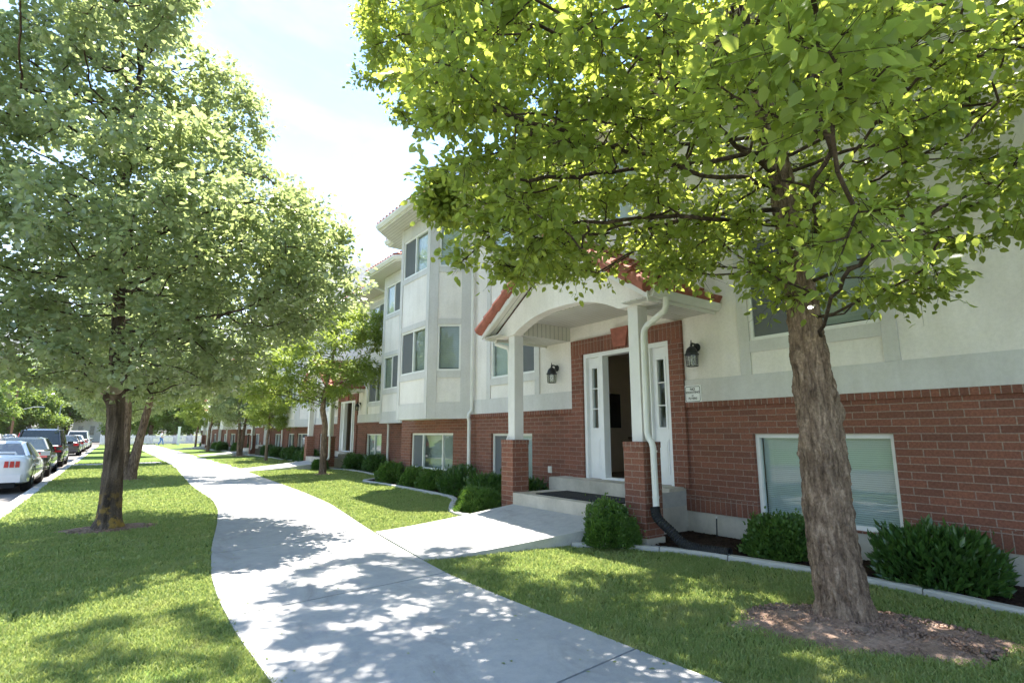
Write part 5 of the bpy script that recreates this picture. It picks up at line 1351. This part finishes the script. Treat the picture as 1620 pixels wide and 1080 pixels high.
m = MB(); m.tube([(0, 0, 6.1), (.5, 0, 6.45), (1.3, 0, 6.5)], .045, 8); m.box(1.2, 1.8, -.1, .1, 6.42, 6.54); m.build('lamp_head', 'galv', pl2)
pp_ = empty('gate_post', (6.6, 80.5, GZ)); tag(pp_, 'square white post in front of the fence near the end of the building', 'post')
m = MB(); m.box(-.13, .13, -.13, .13, 0, 2.2); m.box(-.17, .17, -.17, .17, 2.2, 2.3); m.build('post', 'fencewhite', pp_)
# house across the street
hs = empty('house', (-21.5, 118, -1.45)); tag(hs, 'pale house with an orange tiled roof across the street at the far left', 'house')
m = MB(); m.wall((4, 0, 0), (0, 1, 0), (1, 0, 0), .2, -6, 6, 0, 3.0, [(-4, -2.4, 1, 2.2), (1.5, 3.2, 1, 2.2), (-.7, .4, 0, 2.1)]); m.wall((0, -6, 0), (1, 0, 0), (0, -1, 0), .2, -4, 3.8, 0, 3.0, [(-1, .8, 1, 2.2)]); m.wall((-4, 0, 0), (0, 1, 0), (-1, 0, 0), .2, -6, 6, 0, 3.0); m.wall((0, 6, 0), (1, 0, 0), (0, 1, 0), .2, -4, 3.8, 0, 3.0)
m.build('wall', 'wall_far', hs)
m = MB(); m.add([(-4.6, -6.6, 2.9), (4.6, -6.6, 2.9), (4.6, 6.6, 2.9), (-4.6, 6.6, 2.9), (0, -3, 5.2), (0, 3, 5.2)], [(0, 1, 4), (1, 2, 5, 4), (2, 3, 5), (3, 0, 4, 5), (3, 2, 1, 0)]); m.build('roof', 'roof_far', hs)
for (a, b) in ((-4, -2.4), (1.5, 3.2)):
    m = MB(); m.box(3.85, 3.9, a, b, 1, 2.2); m.build('window', 'car_glass', hs)
m = MB(); m.box(3.85, 3.92, -.7, .4, 0, 2.1); m.build('door', 'wood_pole', hs)
m = MB(); m.box(-1.0, .8, -5.9, -5.85, 1, 2.2); m.build('window', 'car_glass', hs)
hs2 = empty('house', (-3.3, 131, -1.45)); tag(hs2, 'low white building beyond the far end of the street', 'house')
hs2.scale = (.42, 1, 1.25); m = MB(); m.box(-7, 7, -4, 4, 0, 3.4); m.build('wall', 'wall_far', hs2)
m = MB(); m.add([(-7.5, -4.5, 3.41), (7.5, -4.5, 3.41), (7.5, 4.5, 3.41), (-7.5, 4.5, 3.41), (-4, 0, 5.2), (4, 0, 5.2)], [(0, 1, 5, 4), (1, 2, 5), (2, 3, 4, 5), (3, 0, 4), (3, 2, 1, 0)]); m.build('roof', 'shingle', hs2)
for x in (-5, -1, 3):
    m = MB(); m.box(x, x + 1.6, -4.04, -4.003, 1, 2.3); m.build('window', 'car_glass', hs2)

# person walking near the fence
def skin_body(name, joints, edges, radii, mat, parent=None, sub=1, root_v=0):
    me = bpy.data.meshes.new(name); me.from_pydata(joints, edges, []); o = bpy.data.objects.new(name, me); COL.objects.link(o)
    o.modifiers.new('skin', 'SKIN'); s = o.modifiers.new('sub', 'SUBSURF'); s.levels = s.render_levels = sub
    for i, r_ in enumerate(radii):
        v = me.skin_vertices[0].data[i]; v.radius = (r_, r_); v.use_root = (i == root_v)
    bpy.context.view_layer.update(); dg = bpy.context.evaluated_depsgraph_get(); m2 = bpy.data.meshes.new_from_object(o.evaluated_get(dg)); bpy.data.objects.remove(o)
    m2.materials.clear(); m2.materials.append(M[mat]); m2.name = name
    q = bpy.data.objects.new(name, m2); COL.objects.link(q)
    if parent: q.parent = parent
    m2.polygons.foreach_set('use_smooth', [True] * len(m2.polygons)); return q
def person(loc, rz, label, sw=1):
    root = empty('person', loc, rz); tag(root, label, 'person', None)
    J = [(0, 0, .95), (0, 0, 1.15), (0, .01, 1.38), (0, .01, 1.50), (0, .03, 1.60), (0, .03, 1.70),
         (.09, 0, .90), (.10, .16 * sw, .50), (.10, .22 * sw, .08), (.10, .36 * sw, .03), (-.09, 0, .90), (-.10, -.04 * sw, .49), (-.10, -.28 * sw, .12), (-.10, -.18 * sw, .03),
         (.19, 0, 1.40), (.24, -.10 * sw, 1.14), (.24, .02 * sw, .92), (.24, .05 * sw, .84), (-.19, 0, 1.40), (-.24, .12 * sw, 1.15), (-.24, .28 * sw, .98), (-.24, .33 * sw, .92)]
    E_ = [(0, 1), (1, 2), (2, 3), (3, 4), (4, 5), (0, 6), (6, 7), (7, 8), (8, 9), (0, 10), (10, 11), (11, 12), (12, 13), (2, 14), (14, 15), (15, 16), (16, 17), (2, 18), (18, 19), (19, 20), (20, 21)]
    Rr = [.13, .12, .14, .055, .10, .085, .09, .06, .045, .035, .09, .06, .045, .035, .055, .042, .03, .035, .055, .042, .03, .035]
    skin_body('body', J, E_, Rr, 'skin', root)
    skin_body('shirt', [J[i] for i in (0, 1, 2, 14, 15, 18, 19)], [(0, 1), (1, 2), (2, 3), (3, 4), (2, 5), (5, 6)], [.155, .15, .165, .075, .06, .075, .06], 'shirt', root)
    skin_body('trousers', [J[i] for i in (0, 6, 7, 8, 10, 11, 12)], [(0, 1), (1, 2), (2, 3), (0, 4), (4, 5), (5, 6)], [.145, .105, .078, .065, .105, .078, .065], 'denim', root)
    m = MB(); m.lathe([(0, .13), (.06, .115), (.10, .07), (.112, 0), (.10, -.06), (.05, -.07)], (0, .012, 1.665), 14); m.build('hair', 'hair', root, smooth=True)
person((4.75, 80.0, GZ), R(-80), 'person in a white top and blue jeans walking in front of the white fence')

# mountain beyond
na, nr = 260, 90
az = np.linspace(R(-50), R(62), na); rr = np.linspace(2200, 5600, nr); A, Rd = np.meshgrid(az, rr, indexing='ij')
t = (Rd - 2200) / 3400
prof = np.interp(np.degrees(az), [-50, -20, -5, 3, 9, 14, 17.5, 20, 22.5, 26, 32, 45, 62], [420, 520, 560, 620, 760, 1010, 1250, 1330, 1270, 1150, 1000, 850, 700])[:, None]
X_ = Rd * np.sin(A); Y_ = Rd * np.cos(A)
rid = 1 - np.abs(fbm(X_ / 620 + 40, Y_ / 620 + 40, 5, 71) - .5) * 2.0
Zm = 1.16 * prof * np.clip(t * 1.7, 0, 1) ** 1.15 * (.62 + .38 * rid) * np.clip((1 - t) * 4, .55, 1) * .95
Zm += (fbm(X_ / 120 + 9, Y_ / 120 + 9, 4, 77) - .5) * 75 * np.clip(t * 3, 0, 1) - 6
V = np.stack([X_, Y_, Zm], -1).reshape(-1, 3); i = np.arange(na * nr).reshape(na, nr)
np_mesh('mountain', V, None, np.stack([i[:-1, :-1], i[:-1, 1:], i[1:, 1:], i[1:, :-1]], -1).reshape(-1, 4), 'rock', smooth=True)['kind'] = 'structure'

# haze
HAZE = True
if HAZE:
    hm, nt, out = new_mat('haze'); pv = N(nt, 'ShaderNodeVolumePrincipled', Density=.00007); pv.inputs['Color'].default_value = (.93, .96, 1, 1); pv.inputs['Anisotropy'].default_value = .2
    nt.links.new(pv.outputs[0], out.inputs['Volume']); M['haze'] = hm
    o = MB().box(-6100, 6100, -700, 9100, -2.9, 1600).build('haze', 'haze'); o['kind'] = 'stuff'
print('verts', sum(len(m.vertices) for m in bpy.data.meshes), 'objects', len(bpy.data.objects))
